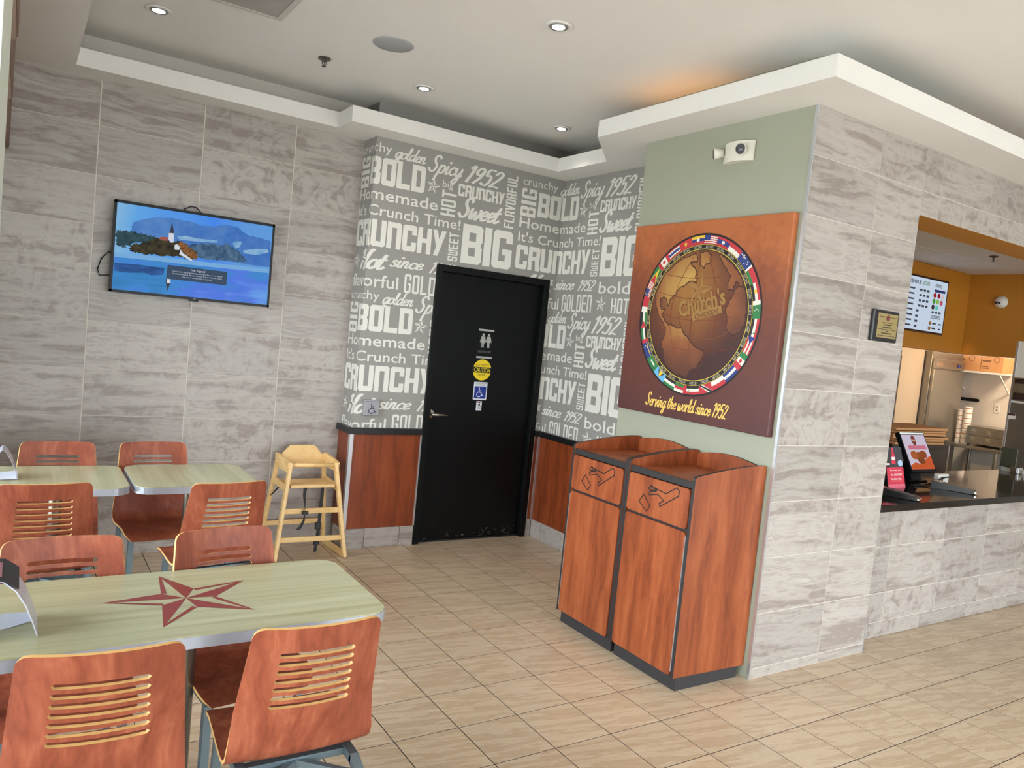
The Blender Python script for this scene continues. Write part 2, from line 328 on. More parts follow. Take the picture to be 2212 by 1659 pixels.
def star2d(R=1., r=.42, rot=0., line=.07):
    """five-pointed star, one half of each point filled and the other outlined"""
    V, F = [], []
    P = lambda a, d: (d*math.sin(a+rot), d*math.cos(a+rot))
    def poly(p): b = len(V); V.extend(p); F.append(list(range(b, b+len(p))))
    for i in range(5):
        a = i*2*math.pi/5; t, i1, i0 = P(a, R), P(a+math.pi/5, r), P(a-math.pi/5, r)
        poly([(0, 0), t, i1])
        T, I = Vector(t), Vector(i0); d = (I-T).normalized(); nn = Vector((-d.y, d.x))
        if nn.dot(-T) < 0: nn = -nn
        poly([tuple(T), tuple(I), tuple(I+nn*line), tuple(T+d*line*1.6+nn*line*.5)])
    return V, F
def fit(sh, u0, u1, z0, h, ref=1.0):
    """scale a flat shape to the span u0..u1, with ref units of its height equal to h"""
    V, F = sh; a = min(v[0] for v in V); b = max(v[0] for v in V); k = (u1-u0)/(b-a)
    return [(u0+(v[0]-a)*k, z0+v[1]*h/ref) for v in V], F
def vert(sh, u0, u1, z0, z1):
    """the same, turned to read upward: cap height across u0..u1, length along z0..z1"""
    V, F = sh; a = min(v[0] for v in V); b = max(v[0] for v in V)
    return [(u1-v[1]*(u1-u0), z0+(v[0]-a)*(z1-z0)/(b-a)) for v in V], F
def flat(name, sh, o, R, U, mat, parent=None, off=0.0, smat=None):
    """lay a flat shape on the plane o + a*R + b*U"""
    o, R, U = Vector(o), Vector(R), Vector(U); N = R.cross(U)
    mb = MB()
    for i, f in enumerate(sh[1]):   # a hair of depth keeps overlapping strokes from coinciding
        mb.add([o+R*sh[0][k][0]+U*sh[0][k][1]+N*(off+.00003*(i % 7)) for k in f], [list(range(len(f)))])
    return mb.build(name, mat, parent, fix=False)
def centred(sh, w=None, h=None, ref=1.0):
    V, F = sh; a = min(v[0] for v in V); b = max(v[0] for v in V); k = (w/(b-a)) if w else h/ref; kh = (h/ref) if h else k
    return [((v[0]-(a+b)/2)*k, v[1]*kh) for v in V], F
def disc2d(r, n=40, cx=0, cy=0, rx=None):
    return [(cx+(rx or r)*math.cos(2*math.pi*i/n), cy+r*math.sin(2*math.pi*i/n)) for i in range(n)], [list(range(n))]
def rect2d(x0, y0, x1, y1): return [(x0, y0), (x1, y0), (x1, y1), (x0, y1)], [[0, 1, 2, 3]]
def rrect(x0, x1, y0, y1, r, n=5):
    p = []
    for cx, cy, a in ((x1-r, y0+r, -90), (x1-r, y1-r, 0), (x0+r, y1-r, 90), (x0+r, y0+r, 180)):
        for k in range(n+1): t = math.radians(a+90*k/n); p.append((cx+r*math.cos(t), cy+r*math.sin(t)))
    return p
def mergesh(*s):
    V, F = [], []
    for v, f in s: b = len(V); V += list(v); F += [[b+i for i in q] for q in f]
    return V, F
def move(sh, dx, dy): return [(a+dx, b+dy) for a, b in sh[0]], sh[1]
def lines2d(pts, w, closed=False):
    V, F = [], []; n = len(pts)
    for i in range(n if closed else n-1):
        a, b = Vector(pts[i]), Vector(pts[(i+1) % n]); d = (b-a).normalized(); nn = Vector((-d.y, d.x))*w/2; e = d*w/2
        k = len(V); V += [tuple(a-nn-e), tuple(b-nn+e), tuple(b+nn+e), tuple(a+nn-e)]; F.append([k, k+1, k+2, k+3])
    return V, F
# ================================================================== the setting
TILES = {}
def tile_mesh(kind, a, b, d, mat, ch=.0012):
    key = (kind, round(a, 3), round(b, 3), d, mat.name)
    if key in TILES: return TILES[key]
    if kind == 'z': ch = .0004
    if kind == 'y':   # faces -y, a along x, b along z
        f = lambda p, q, t: (p, t, q)
    elif kind == 'x':  # faces -x, a along -y, b along z
        f = lambda p, q, t: (t, -p, q)
    else:             # floor, faces +z
        f = lambda p, q, t: (p, q, -t)
    vs = [f(ch, ch, 0), f(a-ch, ch, 0), f(a-ch, b-ch, 0), f(ch, b-ch, 0), f(0, 0, ch), f(a, 0, ch), f(a, b, ch), f(0, b, ch), f(0, 0, d), f(a, 0, d), f(a, b, d), f(0, b, d)]
    fs = [(0, 1, 2, 3)]
    for i in range(4):
        j = (i+1) % 4; fs += [(i, i+4, j+4, j), (i+4, i+8, j+8, j+4)]
    me = bpy.data.meshes.new('tile'); me.from_pydata(vs, [], fs); me.materials.append(mat)
    bm = bmesh.new(); bm.from_mesh(me); bmesh.ops.recalc_face_normals(bm, faces=bm.faces); bm.to_mesh(me); bm.free()
    n = me.polygons[0].normal; want = {'y': (0, -1, 0), 'x': (-1, 0, 0), 'z': (0, 0, 1)}[kind]
    if n.dot(Vector(want)) < 0: me.flip_normals()
    TILES[key] = me; return me
def tile(parent, kind, loc, a, b, d=.012, mat=None, name='tile'):
    o = bpy.data.objects.new(name, tile_mesh(kind, a, b, d, mat or STONE)); COL.objects.link(o)
    o.parent = parent; o.location = Vector(loc)-wloc(parent); return o
G = .004
def tile_wall_y(parent, xs, zs, y, mat=None, skip=None, gx=G, gz=G):
    for i in range(len(xs)-1):
        for j in range(len(zs)-1):
            if skip and skip((xs[i]+xs[i+1])/2, (zs[j]+zs[j+1])/2): continue
            tile(parent, 'y', (xs[i]+gx/2, y, zs[j]+gz/2), xs[i+1]-xs[i]-gx, zs[j+1]-zs[j]-gz, mat=mat)
# ---- floor: separate tiles over a dark grout bed
FP, FX0, FY0 = .2875, -.2885, -2.453
mb = MB(); mb.box(XL-.2, 7.0, -8.2, .75, -.12, -.0008)
floor = struct('floor', mb, GROUTD)
cand = []
for i in range(-14, 27):
    for j in range(-21, 12):
        x, y = FX0+i*FP, FY0+j*FP
        if x < XL-.25 or x > 6.9 or y < -8.1 or y > .25: continue
        inside = (x >= 0 and y >= YG1) or (x >= XG and y >= YG1 and y+FP <= YG0) or y >= DTV or (y >= 0 and x >= XB)
        if inside: continue
        px = to_px((x+FP/2, y+FP/2, 0)); vis = px is not None and -160 < px[0] < 2372 and -100 < px[1] < 1840
        cand.append((0 if vis else 1, px[2] if px else 99, x, y))
cand.sort()
rest = MB()
for k, (v, d, x, y) in enumerate(cand):
    if k < 295 and v == 0: tile(floor, 'z', (x+.0023, y+.0023, 0), FP-.0046, FP-.0046, .01, FLOORT, 'floor_tile')
    else: rest.box(x+.0013, x+FP-.0013, y+.0013, y+FP-.0013, -.01, 0)
tag(rest.build('floor_tiles_out_of_view', FLOORT, floor), kind='stuff')
# ---- television wall
mb = MB(); mb.box(XL-.15, XB+.1, DTV+.0018, DTV+.2, 0, ZC)
wall_tv = struct('wall_television', mb, GROUT)
zrow = [.0146+.28965*k for k in range(10)]
zs_tv = [0.0]+zrow[1:]+[H]
tile_wall_y(wall_tv, [XL, -3.265, -2.683, -2.101, XB], zs_tv, DTV, gx=.007, gz=.0035)
# ---- restroom wall (printed) with its short return
mb = MB(); mb.box(XB, DL+.035, .0, DTV+.2, 0, ZC); mb.box(DL+.035, DR-.035, .0, DTV+.2, DH-.035, ZC); mb.box(DR-.035, .2, .0, DTV+.2, 0, ZC)
wall_door = struct('wall_restroom', mb, GREYW)
mb = MB(); mb.box(0, .2, YG0-.3, 0, 0, ZC)
wall_corner = struct('wall_corner', mb, GREYW)
# ---- sage wall and stone-faced pillar
mb = MB(); mb.box(XG, XP, YG1+.006, YG0, 0, ZC)
wall_pillar = struct('wall_pillar', mb, SAGE)
zp = [0, .053]+[.053+.2889*k for k in range(1, 10)]+[H]
mb = MB(); mb.box(XG+.004, XP-.001, YG1+.0018, YG1+.0062, 0, H); mb.build('grout_bed', GROUT, wall_pillar)
tile_wall_y(wall_pillar, [XG+.006, .158, XP], zp, YG1)
mb = MB(); mb.box(XG-.004, XG+.006, YG1-.003, YG1+.012, 0, H)
tag(mb.build('trim_1', ALU), kind='structure')
mb = MB(); mb.box(XP-.004, XP+.004, YG1-.003, YG1+.012, 0, .17)
tag(mb.build('trim_2', ALU), kind='structure')
# ---- wall over the serving opening
mb = MB(); mb.box(XP, 6.9, YG1+.006, -2.345, 2.52, ZC)
wall_head = struct('wall_header', mb, YEL)
zh = [2.52, .053+.2889*9, H]
mb = MB(); mb.box(XP-.001, 6.9, YG1+.0018, YG1+.0062, 2.5205, H); mb.build('grout_bed', GROUT, wall_head)
tile_wall_y(wall_head, [XP, .758, 1.325, 1.90, 2.48, 3.06, 3.64], [2.52, 2.653, H], YG1)
# ---- counter wall
mb = MB(); mb.box(XP, 6.9, YC+.0018, -2.30, 0, .82)
wall_counter = struct('wall_counter', mb, GROUT)
tile_wall_y(wall_counter, [XP, .94, 1.545, 2.10, 2.68, 3.26, 3.84], [.094, .28, .57, .815], YC)
tile_wall_y(wall_counter, [XP, .80, 1.377, 1.957, 2.54, 3.12, 3.70], [0, .094], YC-.004)
# ---- ceiling and dropped soffit with open cove
mb = MB(); mb.box(XL-.2, 7.0, -8.2, .6, ZC, ZC+.1)
ceiling = struct('ceiling', mb, WHITE)
inner = [(-3.41, -7.6), (-3.41, .02), (-1.885, .02), (-1.885, -.225), (-.245, -.225), (-.245, -.80), (-.68, -1.235), (-.68, -2.88), (6.6, -2.88), (6.6, -7.6)]
outer = [(XL, -8.1), (XL, DTV), (XB, DTV), (XB, 0), (0, 0), (0, -1.0), (XG, YG0), (XG, YG1), (6.9, YG1), (6.9, -8.1)]
ST = .025; n = len(inner)
def shrink(poly, toward, d):
    """offset every edge of a polygon by d towards the given outline, with mitred corners"""
    m = len(poly); E = []
    for i in range(m):
        a, b = Vector(poly[i]), Vector(poly[(i+1) % m]); dd = (b-a).normalized(); nn = Vector((-dd.y, dd.x))
        if nn.dot(Vector(toward[i])-a)+nn.dot(Vector(toward[(i+1) % m])-b) < 0: nn = -nn
        E.append((a+nn*d, dd))
    out = []
    for i in range(m):
        (p, u), (q, v) = E[i-1], E[i]; cr = u.x*v.y-u.y*v.x; w = q-p; t = (w.x*v.y-w.y*v.x)/cr; out.append(p+u*t)
    return out
lipb = shrink(inner, outer, .02)
mb = MB()
for i in range(n):
    j = (i+1) % n
    mb.prism([(p[0], p[1], H) for p in (outer[i], outer[j], inner[j], inner[i])], (0, 0, ST), 0)
    mb.prism([(p[0], p[1], H+ST) for p in (inner[i], inner[j], lipb[j], lipb[i])], (0, 0, .10-ST), 0)
soffit = struct('trim_3', mb, WHITE)
# ---- window wall on the left and the street front behind, closing walls
mb = MB(); mb.box(XL-.12, XL, -8.1, .6, 2.45, ZC); mb.box(XL-.12, XL, -8.1, .6, 0, .12)
mb.box(XL-.12, XL, -.35, .6, .12, 2.45)
wall_left = struct('wall_left', mb, plain('window_wall_paint', (206, 208, 200), .6))
FRAME = plain('pale_window_frame', (205, 212, 202), .5)
wys = [-8.0, -7.05, -6.1, -5.15, -4.2, -3.1, -2.2, -1.3, -.35]
for k in range(len(wys)-1):
    y0, y1 = wys[k], wys[k+1]
    w = bpy.data.objects.new('window_%d' % (k+1), None); COL.objects.link(w); w.location = (XL-.06, (y0+y1)/2, .12); tag(w, kind='structure')
    mb = MB()
    mb.box(XL-.09, XL-.03, y0, y0+.03, .12, 2.45); mb.box(XL-.09, XL-.03, y1-.03, y1, .12, 2.45); mb.box(XL-.09, XL-.03, y0, y1, .12, .17); mb.box(XL-.09, XL-.03, y0, y1, 2.40, 2.45)
    mb.build('window_frame', FRAME, w)
    mb = MB(); mb.box(XL-.063, XL-.057, y0+.03, y1-.03, .17, 2.40); mb.build('window_pane', GLASS, w)
mb = MB(); mb.box(XL, -3.634, -4.30, -4.02, 0, H-.002)
tag(mb.build('trim_5', FRAME), kind='structure')
mb = MB(); mb.box(XL-.12, 7.0, -8.2, -8.08, 2.6, ZC); mb.box(4.3, 7.0, -8.2, -8.08, 0, 2.6)
wall_street = struct('wall_street', mb, plain('street_wall_paint', (200, 196, 188), .6))
for k in range(6):
    x0 = XL+k*1.35; x1 = x0+1.35
    w = bpy.data.objects.new('window_%d' % (k+9), None); COL.objects.link(w); w.location = ((x0+x1)/2, -8.12, 0); tag(w, kind='structure')
    mb = MB(); mb.box(x0, x0+.03, -8.16, -8.08, 0, 2.6); mb.box(x1-.03, x1, -8.16, -8.08, 0, 2.6); mb.box(x0, x1, -8.16, -8.08, 0, .06); mb.box(x0, x1, -8.16, -8.08, 2.55, 2.6)
    mb.build('window_frame', FRAME, w)
    mb = MB(); mb.box(x0+.03, x1-.03, -8.125, -8.118, .06, 2.55); mb.build('window_pane', GLASS, w)
mb = MB(); mb.box(6.9, 7.0, -8.2, .7, 0, ZC)
struct('wall_right', mb, plain('right_wall_paint', (190, 186, 178), .6))
mb = MB(); mb.box(-40, 40, -45, -8.21, -.2, -.08); mb.box(-45, XL-.13, -8.2, 40, -.2, -.08)
struct('outdoor_ground', mb, plain('pale_concrete_paving', (200, 198, 192), .9, var=.05, vscale=.6))  # concrete tone, kept pale to bounce overcast daylight into the room
# ---- black rail, cherry wainscot and tile base round the restroom door
def wains(name, x0, x1, y0, y1, ztop=.83):
    mb = MB(); mb.box(x0, x1, y0, y1, ZS, ztop); return tag(mb.build(name, PANELW), kind='structure')
wains('trim_6', XB-.012, XB, .0, DTV-.001)
wains('trim_7', XB, DL, -.012, 0)
wains('trim_8', DR, 0, -.012, 0)
wains('trim_9', -.012, 0, YG0+.001, -.012)
mb = MB()
mb.box(XB-.034, XB, -.034, DTV-.002, .828, ZR); mb.box(XB, DL-.002, -.034, 0, .828, ZR); mb.box(DR+.002, -.03, -.034, 0, .828, ZR); mb.box(-.034, 0, YG0+.002, -.0, .828, ZR)
tag(mb.build('trim_10', RAILM, bevel=.003), kind='structure')
mb = MB()
mb.box(XB-.016, XB+.012, -.016, -.010, ZS, .828); mb.box(XB-.016, XB-.010, -.012, .014, ZS, .828)
mb.box(DL-.012, DL, -.016, -.004, ZS, .828); mb.box(-.028, -.008, -.020, -.008, ZS, .828); mb.box(DR, DR+.008, -.016, -.004, ZS, .828)
tag(mb.build('trim_11', ALU), kind='structure')
b0 = bpy.data.objects.new('baseboard_restroom', None); COL.objects.link(b0); b0.location = (XB, 0, 0); tag(b0, kind='structure')
for x0, x1 in ((XB-.013, -1.463), (-1.463, -1.188), (-1.188, DL)): tile(b0, 'y', (x0+.001, -.013, 0), x1-x0-.003, ZS-.002, name='base_tile')
tile(b0, 'y', (DR+.001, -.013, 0), .05, ZS-.002, name='base_tile')
tile(b0, 'x', (XB-.013, DTV-.002, 0), DTV+.009, ZS-.002, name='base_tile')
yy = [-.013, -.148, -.43, -.71, -.99, -1.27, YG0]
for a, b in zip(yy, yy[1:]): tile(b0, 'x', (-.013, a-.001, 0), a-b-.003, ZS-.002, name='base_tile')
# ---- the wall print: one repeat, measured once, laid out over the three faces
PU, PV = 1.432, 1.013
def repeat():
    S = []
    T = lambda s, u0, u1, z, h, b=.0: S.append(fit(text2d(s, b), u0, u1, z, h))
    T('crunchy', -1.834, -1.50, 2.790, .060); T('big', -1.087, -1.0, 2.644, .045); T('Homemade', -1.834, -1.111, 2.466, .076, .012); T("It's Crunch Time!", -1.832, -.912, 2.358, .070, .008)
    T('bold', -.876, -.526, 1.997, .085, .008); T('flavorful', -1.832, -1.366, 1.866, .084, .01)
    C = lambda s, u0, u1, z, h, wd=.26: S.append(fit(script(s, wd), u0, u1, z, h, 2.0))
    C('golden', -1.49, -1.235, 2.772, .085, .3); C('Spicy', -1.22, -.925, 2.735, .115, .3); C('1952', -.914, -.572, 2.716, .12, .3)
    C('Sweet', -.949, -.562, 2.455, .14, .36); C('Hot', -1.73, -1.455, 1.99, .125, .38); C('since', -1.447, -1.175, 2.024, .09, .3); C('1952', -1.135, -.911, 2.016, .078, .3)
    Bk = lambda s, u0, u1, z, h, **k: S.append(fit(block(s, **k), u0, u1, z, h))
    Bk('BOLD', -1.675, -1.228, 2.568, .186, sw=.2, w=.58); Bk('CRUNCHY', -.957, -.556, 2.603, .088, sw=.2, w=.6); Bk('CRUNCHY', -1.837, -1.02, 2.145, .184, sw=.21, w=.62)
    Bk('BIG', -.887, -.445, 2.123, .288, sw=.2, w=.6); Bk('GOLDEN', -1.32, -.943, 1.85, .135, sw=.12, sh=.12, w=.4, gap=.08); Bk('HOT', -.714, -.52, 1.853, .11, sw=.14, sh=.14, w=.46, gap=.1)
    Vt = lambda s, u0, u1, z0, z1, **k: S.append(vert(block(s, **k), u0, u1, z0, z1))
    Vt('FLAVORFUL', -.542, -.452, 2.437, 2.835, sw=.14, sh=.15, w=.42, gap=.08); Vt('BIG', -1.836, -1.695, 2.552, 2.765, sw=.17, sh=.16, w=.5, gap=.1); Vt('HOT', -1.086, -.966, 2.442, 2.624, sw=.14, sh=.14, w=.44, gap=.09); Vt('SWEET', -.995, -.914, 2.123, 2.33, sw=.15, sh=.14, w=.46, gap=.09)
    St = lambda u, z, R, a=0.: S.append(([(u+x*R, z+y*R) for x, y in star2d(1, .42, a)[0]], star2d(1, .42, a)[1]))
    St(-1.162, 2.632, .056, .12); St(-1.79, 2.042, .052, .2); St(-.834, 1.918, .062, .1)
    return S
REP = repeat()
def lay(sh, du, dz):
    bm = bmesh.new(); vs = [bm.verts.new((a+du, 0, b+dz)) for a, b in sh[0]]
    for k, f in enumerate(sh[1]):
        try: bm.faces.new([vs[i] for i in f]).material_index = k % 9
        except ValueError: pass
    def cut(co, no, clear=False):
        g = bm.verts[:]+bm.edges[:]+bm.faces[:]
        if g: bmesh.ops.bisect_plane(bm, geom=g, plane_co=co, plane_no=no, clear_outer=clear, dist=1e-6)
    us = [v.co.x for v in bm.verts]; zz = [v.co.z for v in bm.verts]
    if max(us) < XB-DTV or min(us) > -YG0 or max(zz) < ZR or min(zz) > H: bm.free(); return
    cut((XB-DTV+.001, 0, 0), (-1, 0, 0), True); cut((-YG0-.002, 0, 0), (1, 0, 0), True); cut((0, 0, H-.001), (0, 0, 1), True); cut((0, 0, ZR+.001), (0, 0, -1), True)
    for u in (XB, 0, DL, DR): cut((u, 0, 0), (1, 0, 0))
    cut((0, 0, DH), (0, 0, 1))
    parts = {'L': [], 'D': [], 'R': []}
    for f in bm.faces:
        c = f.calc_center_median()
        if DL < c.x < DR and c.z < DH: continue
        parts['L' if c.x < XB else ('D' if c.x < 0 else 'R')].append(f)
    for k, fs in parts.items():
        if not fs: continue
        idx, vv, ff = {}, [], []
        for f in fs:
            q = []
            for v in f.verts:
                if v.index not in idx or True:
                    key = (round(v.co.x, 6), round(v.co.z, 6), f.material_index)
                    if key not in idx: idx[key] = len(vv); vv.append((v.co.copy(), f.material_index))
                    q.append(idx[key])
            if len(set(q)) > 2: ff.append(q)
        e = .0008
        m3 = {'L': lambda c, t: (XB-e-t, XB-c.x, c.z), 'D': lambda c, t: (c.x, -e-t, c.z), 'R': lambda c, t: (-e-t, -c.x, c.z)}[k]
        mb = MB(); mb.add([m3(c, .00004*t) for c, t in vv], ff)
        mb.build('printed_word', PRINT, wall_corner if k == 'R' else wall_door, fix=False)
    bm.free()
for sh in REP:
    for i in range(-1, 3):
        for j in range(0, 3): lay(sh, i*PU, -j*PV)
# ================================================================== the restroom door
DBLK = plain('black_door_paint', (11, 13, 14), .45, spec=.22, var=.15, vscale=5)
door = bpy.data.objects.new('door_1', None); COL.objects.link(door); door.location = ((DL+DR)/2, 0, 0); tag(door, 'black restroom door in a black steel frame', kind='structure')
mb = MB(); mb.box(DL, DL+.05, -.018, .10, 0, DH); mb.box(DR-.05, DR, -.018, .10, 0, DH); mb.box(DL+.05, DR-.05, -.018, .10, DH-.05, DH)
mb.box(DL+.05, DL+.065, .045, .1, 0, DH-.05); mb.box(DR-.065, DR-.05, .045, .1, 0, DH-.05)
mb.build('door_frame', DBLK, door, bevel=.004)
mb = MB(); mb.box(DL+.053, DR-.053, .030, .075, .012, DH-.053); leaf = mb.build('door_leaf', DBLK, door)
mb = MB(); mb.box(DL+.05, DR-.05, .02, .10, 0, .010); mb.build('threshold', KICK, door)
mb = MB(); mb.box(DL, DR, .1, .25, 0, DH); mb.build('door_backing', DBLK, door)
hx, hz = -1.005, .982
mb = MB(); mb.lathe([(.0, -.012), (.030, -.012), (.034, -.006), (.034, 0)], (hx, .030, hz), 'y', 24)
hd = mb.build('lever_handle', CHROME, door)
mb = MB(); mb.tube([(hx, .022, hz), (hx, -.028, hz), (hx+.02, -.036, hz), (hx+.06, -.036, hz), (hx+.115, -.034, hz-.002)], [.010, .010, .010, .008, .007], 10); mb.build('lever', CHROME, hd)
random.seed(3)
mb = MB()
SCUFF = plain('grey_scuff', (96, 100, 104), .7)
for k in range(46):
    x = DL+.1+random.random()*.82; z = .016+abs(random.gauss(0, .035)); l = .004+random.random()*.022; h = .002+random.random()*.005
    t = random.uniform(-.5, .5)
    mb.add([(x, .0297, z), (x+l, .0297, z+t*h), (x+l*.8, .0297, z+h), (x+l*.2, .0297, z+h*.8)], [(0, 1, 2, 3)])
tag(mb.build('paint_scuffs', SCUFF, door, fix=False), kind='stuff')
# ---- signs on the door (plane y = .030, facing the room)
YS = .0295
def sign_base(name, label, x0, x1, z0, z1, mat, r=.006, t=.002):
    o = thing(name, ((x0+x1)/2, YS, z0), label, 'sign')
    mb = MB(); mb.prism([(a, YS, b) for a, b in rrect(x0, x1, z0, z1, r)], (0, -t, 0)); mb.build('sign_plate', mat, o)
    return o
RX, UZ = (1, 0, 0), (0, 0, 1)
SILV = plain('sign_silver', (178, 180, 176), .45, .2)
DSG = plain('sign_dark', (13, 15, 16), .45, spec=.22)
s = sign_base('restroom_sign', 'black and silver restroom sign with two figures on black door', -.652, -.518, 1.428, 1.648, DSG, .003)
cx = -.585
flat('silver_bar', rect2d(cx-.070, 1.634, cx+.070, 1.649), (0, YS-.0022, 0), RX, UZ, SILV, s, .0006)
flat('silver_bar', rect2d(cx-.070, 1.424, cx+.070, 1.439), (0, YS-.0022, 0), RX, UZ, SILV, s, .0006)
def figure(x, z, woman):
    sh = [disc2d(.0105, 16, x, z+.098)]
    if woman: sh += [([(x-.010, z+.086), (x+.010, z+.086), (x+.021, z+.034), (x-.021, z+.034)], [[0, 1, 2, 3]])]
    else: sh += [rect2d(x-.014, z+.040, x+.014, z+.086)]
    sh += [lines2d([(x-.013, z+.082), (x-.023, z+.044)], .007), lines2d([(x+.013, z+.082), (x+.023, z+.044)], .007), rect2d(x-.011, z, x-.002, z+.045), rect2d(x+.002, z, x+.011, z+.045)]
    return mergesh(*sh)
flat('woman_symbol', figure(cx-.024, 1.508, True), (0, YS-.0022, 0), RX, UZ, SILV, s, .0006)
flat('man_symbol', figure(cx+.026, 1.508, False), (0, YS-.0022, 0), RX, UZ, SILV, s, .0006)
flat('lettering', move(centred(text2d('RESTROOM'), w=.112), cx-.002, 1.468), (0, YS-.0022, 0), RX, UZ, plain('sign_grey', (120, 122, 120), .5), s, .0006)
YSIGN = plain('caution_yellow', (236, 206, 38), .45); BINK = plain('black_ink', (16, 15, 14), .5)
cz, R = 1.334, .0815
s = thing('caution_sticker', (cx-.006, YS, cz-R), 'round yellow AUTOMATIC CAUTION DOOR sticker on black door', 'sticker'); cx2 = cx-.006
mb = MB(); mb.prism([(cx2+a, YS, cz+b) for a, b in disc2d(R, 40)[0]], (0, -.0015, 0)); mb.build('sticker_disc', YSIGN, s)
flat('black_band', rect2d(cx2-.081, cz-.022, cx2+.081, cz+.022), (0, YS-.0015, 0), RX, UZ, BINK, s, .0004)
flat('lettering', move(centred(text2d('CAUTION', .012), w=.142, h=.034), cx2, cz-.017), (0, YS-.0015, 0), RX, UZ, YSIGN, s, .0008)
flat('lettering', move(centred(text2d('AUTOMATIC'), w=.118, h=.017), cx2, cz+.030), (0, YS-.0015, 0), RX, UZ, BINK, s, .0006)
flat('lettering', move(centred(text2d('DOOR'), w=.064, h=.017), cx2, cz-.046), (0, YS-.0015, 0), RX, UZ, BINK, s, .0006)
BLUE = plain('access_blue', (28, 52, 140), .45)
s = sign_base('wheelchair_sticker', 'white and blue wheelchair ACTIVATE SWITCH sticker on black door', -.650, -.530, 1.101, 1.240, plain('sticker_white', (224, 228, 232), .5), .006, .0015)
cx3 = -.590
def wheelchair(cx, cz, k, w=.12):
    arc = [(cx+k*(-.05+.36*math.cos(math.radians(a))), cz+k*(-.28+.36*math.sin(math.radians(a)))) for a in range(110, 330, 12)]
    return mergesh(disc2d(.10*k, 16, cx-.06*k, cz+.66*k), lines2d([(cx-.06*k, cz+.55*k), (cx-.03*k, cz+.05*k), (cx+.28*k, cz+.05*k), (cx+.46*k, cz-.42*k), (cx+.62*k, cz-.36*k)], w*k), lines2d([(cx-.04*k, cz+.30*k), (cx+.24*k, cz+.30*k)], w*.8*k), lines2d(arc, w*.85*k))
flat('blue_field', (rrect(-.642, -.538, 1.112, 1.206, .008), [list(range(24))]), (0, YS-.0015, 0), RX, UZ, BLUE, s, .0004)
flat('wheelchair_symbol', wheelchair(cx3-.008, 1.158, .052), (0, YS-.0015, 0), RX, UZ, PAPER, s, .0009)
flat('lettering', move(centred(text2d('ACTIVATE SWITCH', .004), w=.100, h=.0095), cx3, 1.2255), (0, YS-.0015, 0), RX, UZ, BINK, s, .0006)
flat('lettering', move(centred(text2d('TO OPEN DOOR', .004), w=.086, h=.0095), cx3, 1.2115), (0, YS-.0015, 0), RX, UZ, BINK, s, .0006)
s = sign_base('warning_sticker', 'small white warning sticker with red heading on black door', -.613, -.565, 1.019, 1.090, PAPER, .002, .001)
flat('red_heading', rect2d(-.604, 1.078, -.574, 1.086), (0, YS-.001, 0), RX, UZ, plain('warning_red', (150, 40, 54), .5), s, .0004)
flat('falling_figure', mergesh(lines2d([(-.598, 1.062), (-.586, 1.066), (-.576, 1.052)], .006), lines2d([(-.586, 1.074), (-.584, 1.058), (-.594, 1.052)], .006)), (0, YS-.001, 0), RX, UZ, BINK, s, .0004)
flat('small_print', mergesh(*[rect2d(-.607, 1.045-.0055*k, -.571, 1.0425-.0055*k) for k in range(4)]), (0, YS-.001, 0), RX, UZ, plain('ink_grey', (150, 150, 156), .6), s, .0004)
# ---- push plate beside the door
s = thing('door_push_plate', (-1.495, 0, .962), 'square steel push plate with wheelchair mark beside black door', 'switch')
mb = MB(); mb.box(-1.555, -1.435, -.028, 0, .962, 1.074); mb.build('plate', plain('satin_plate', (158, 158, 162), .4, .35), s, bevel=.006)
flat('wheelchair_symbol', wheelchair(-1.495, 1.010, .052), (0, -.028, 0), RX, UZ, plain('ink_navy', (40, 44, 84), .5), s, .0008)
flat('top_edge_line', rect2d(-1.550, 1.060, -1.440, 1.0625), (0, -.028, 0), RX, UZ, KICK, s, .0006)
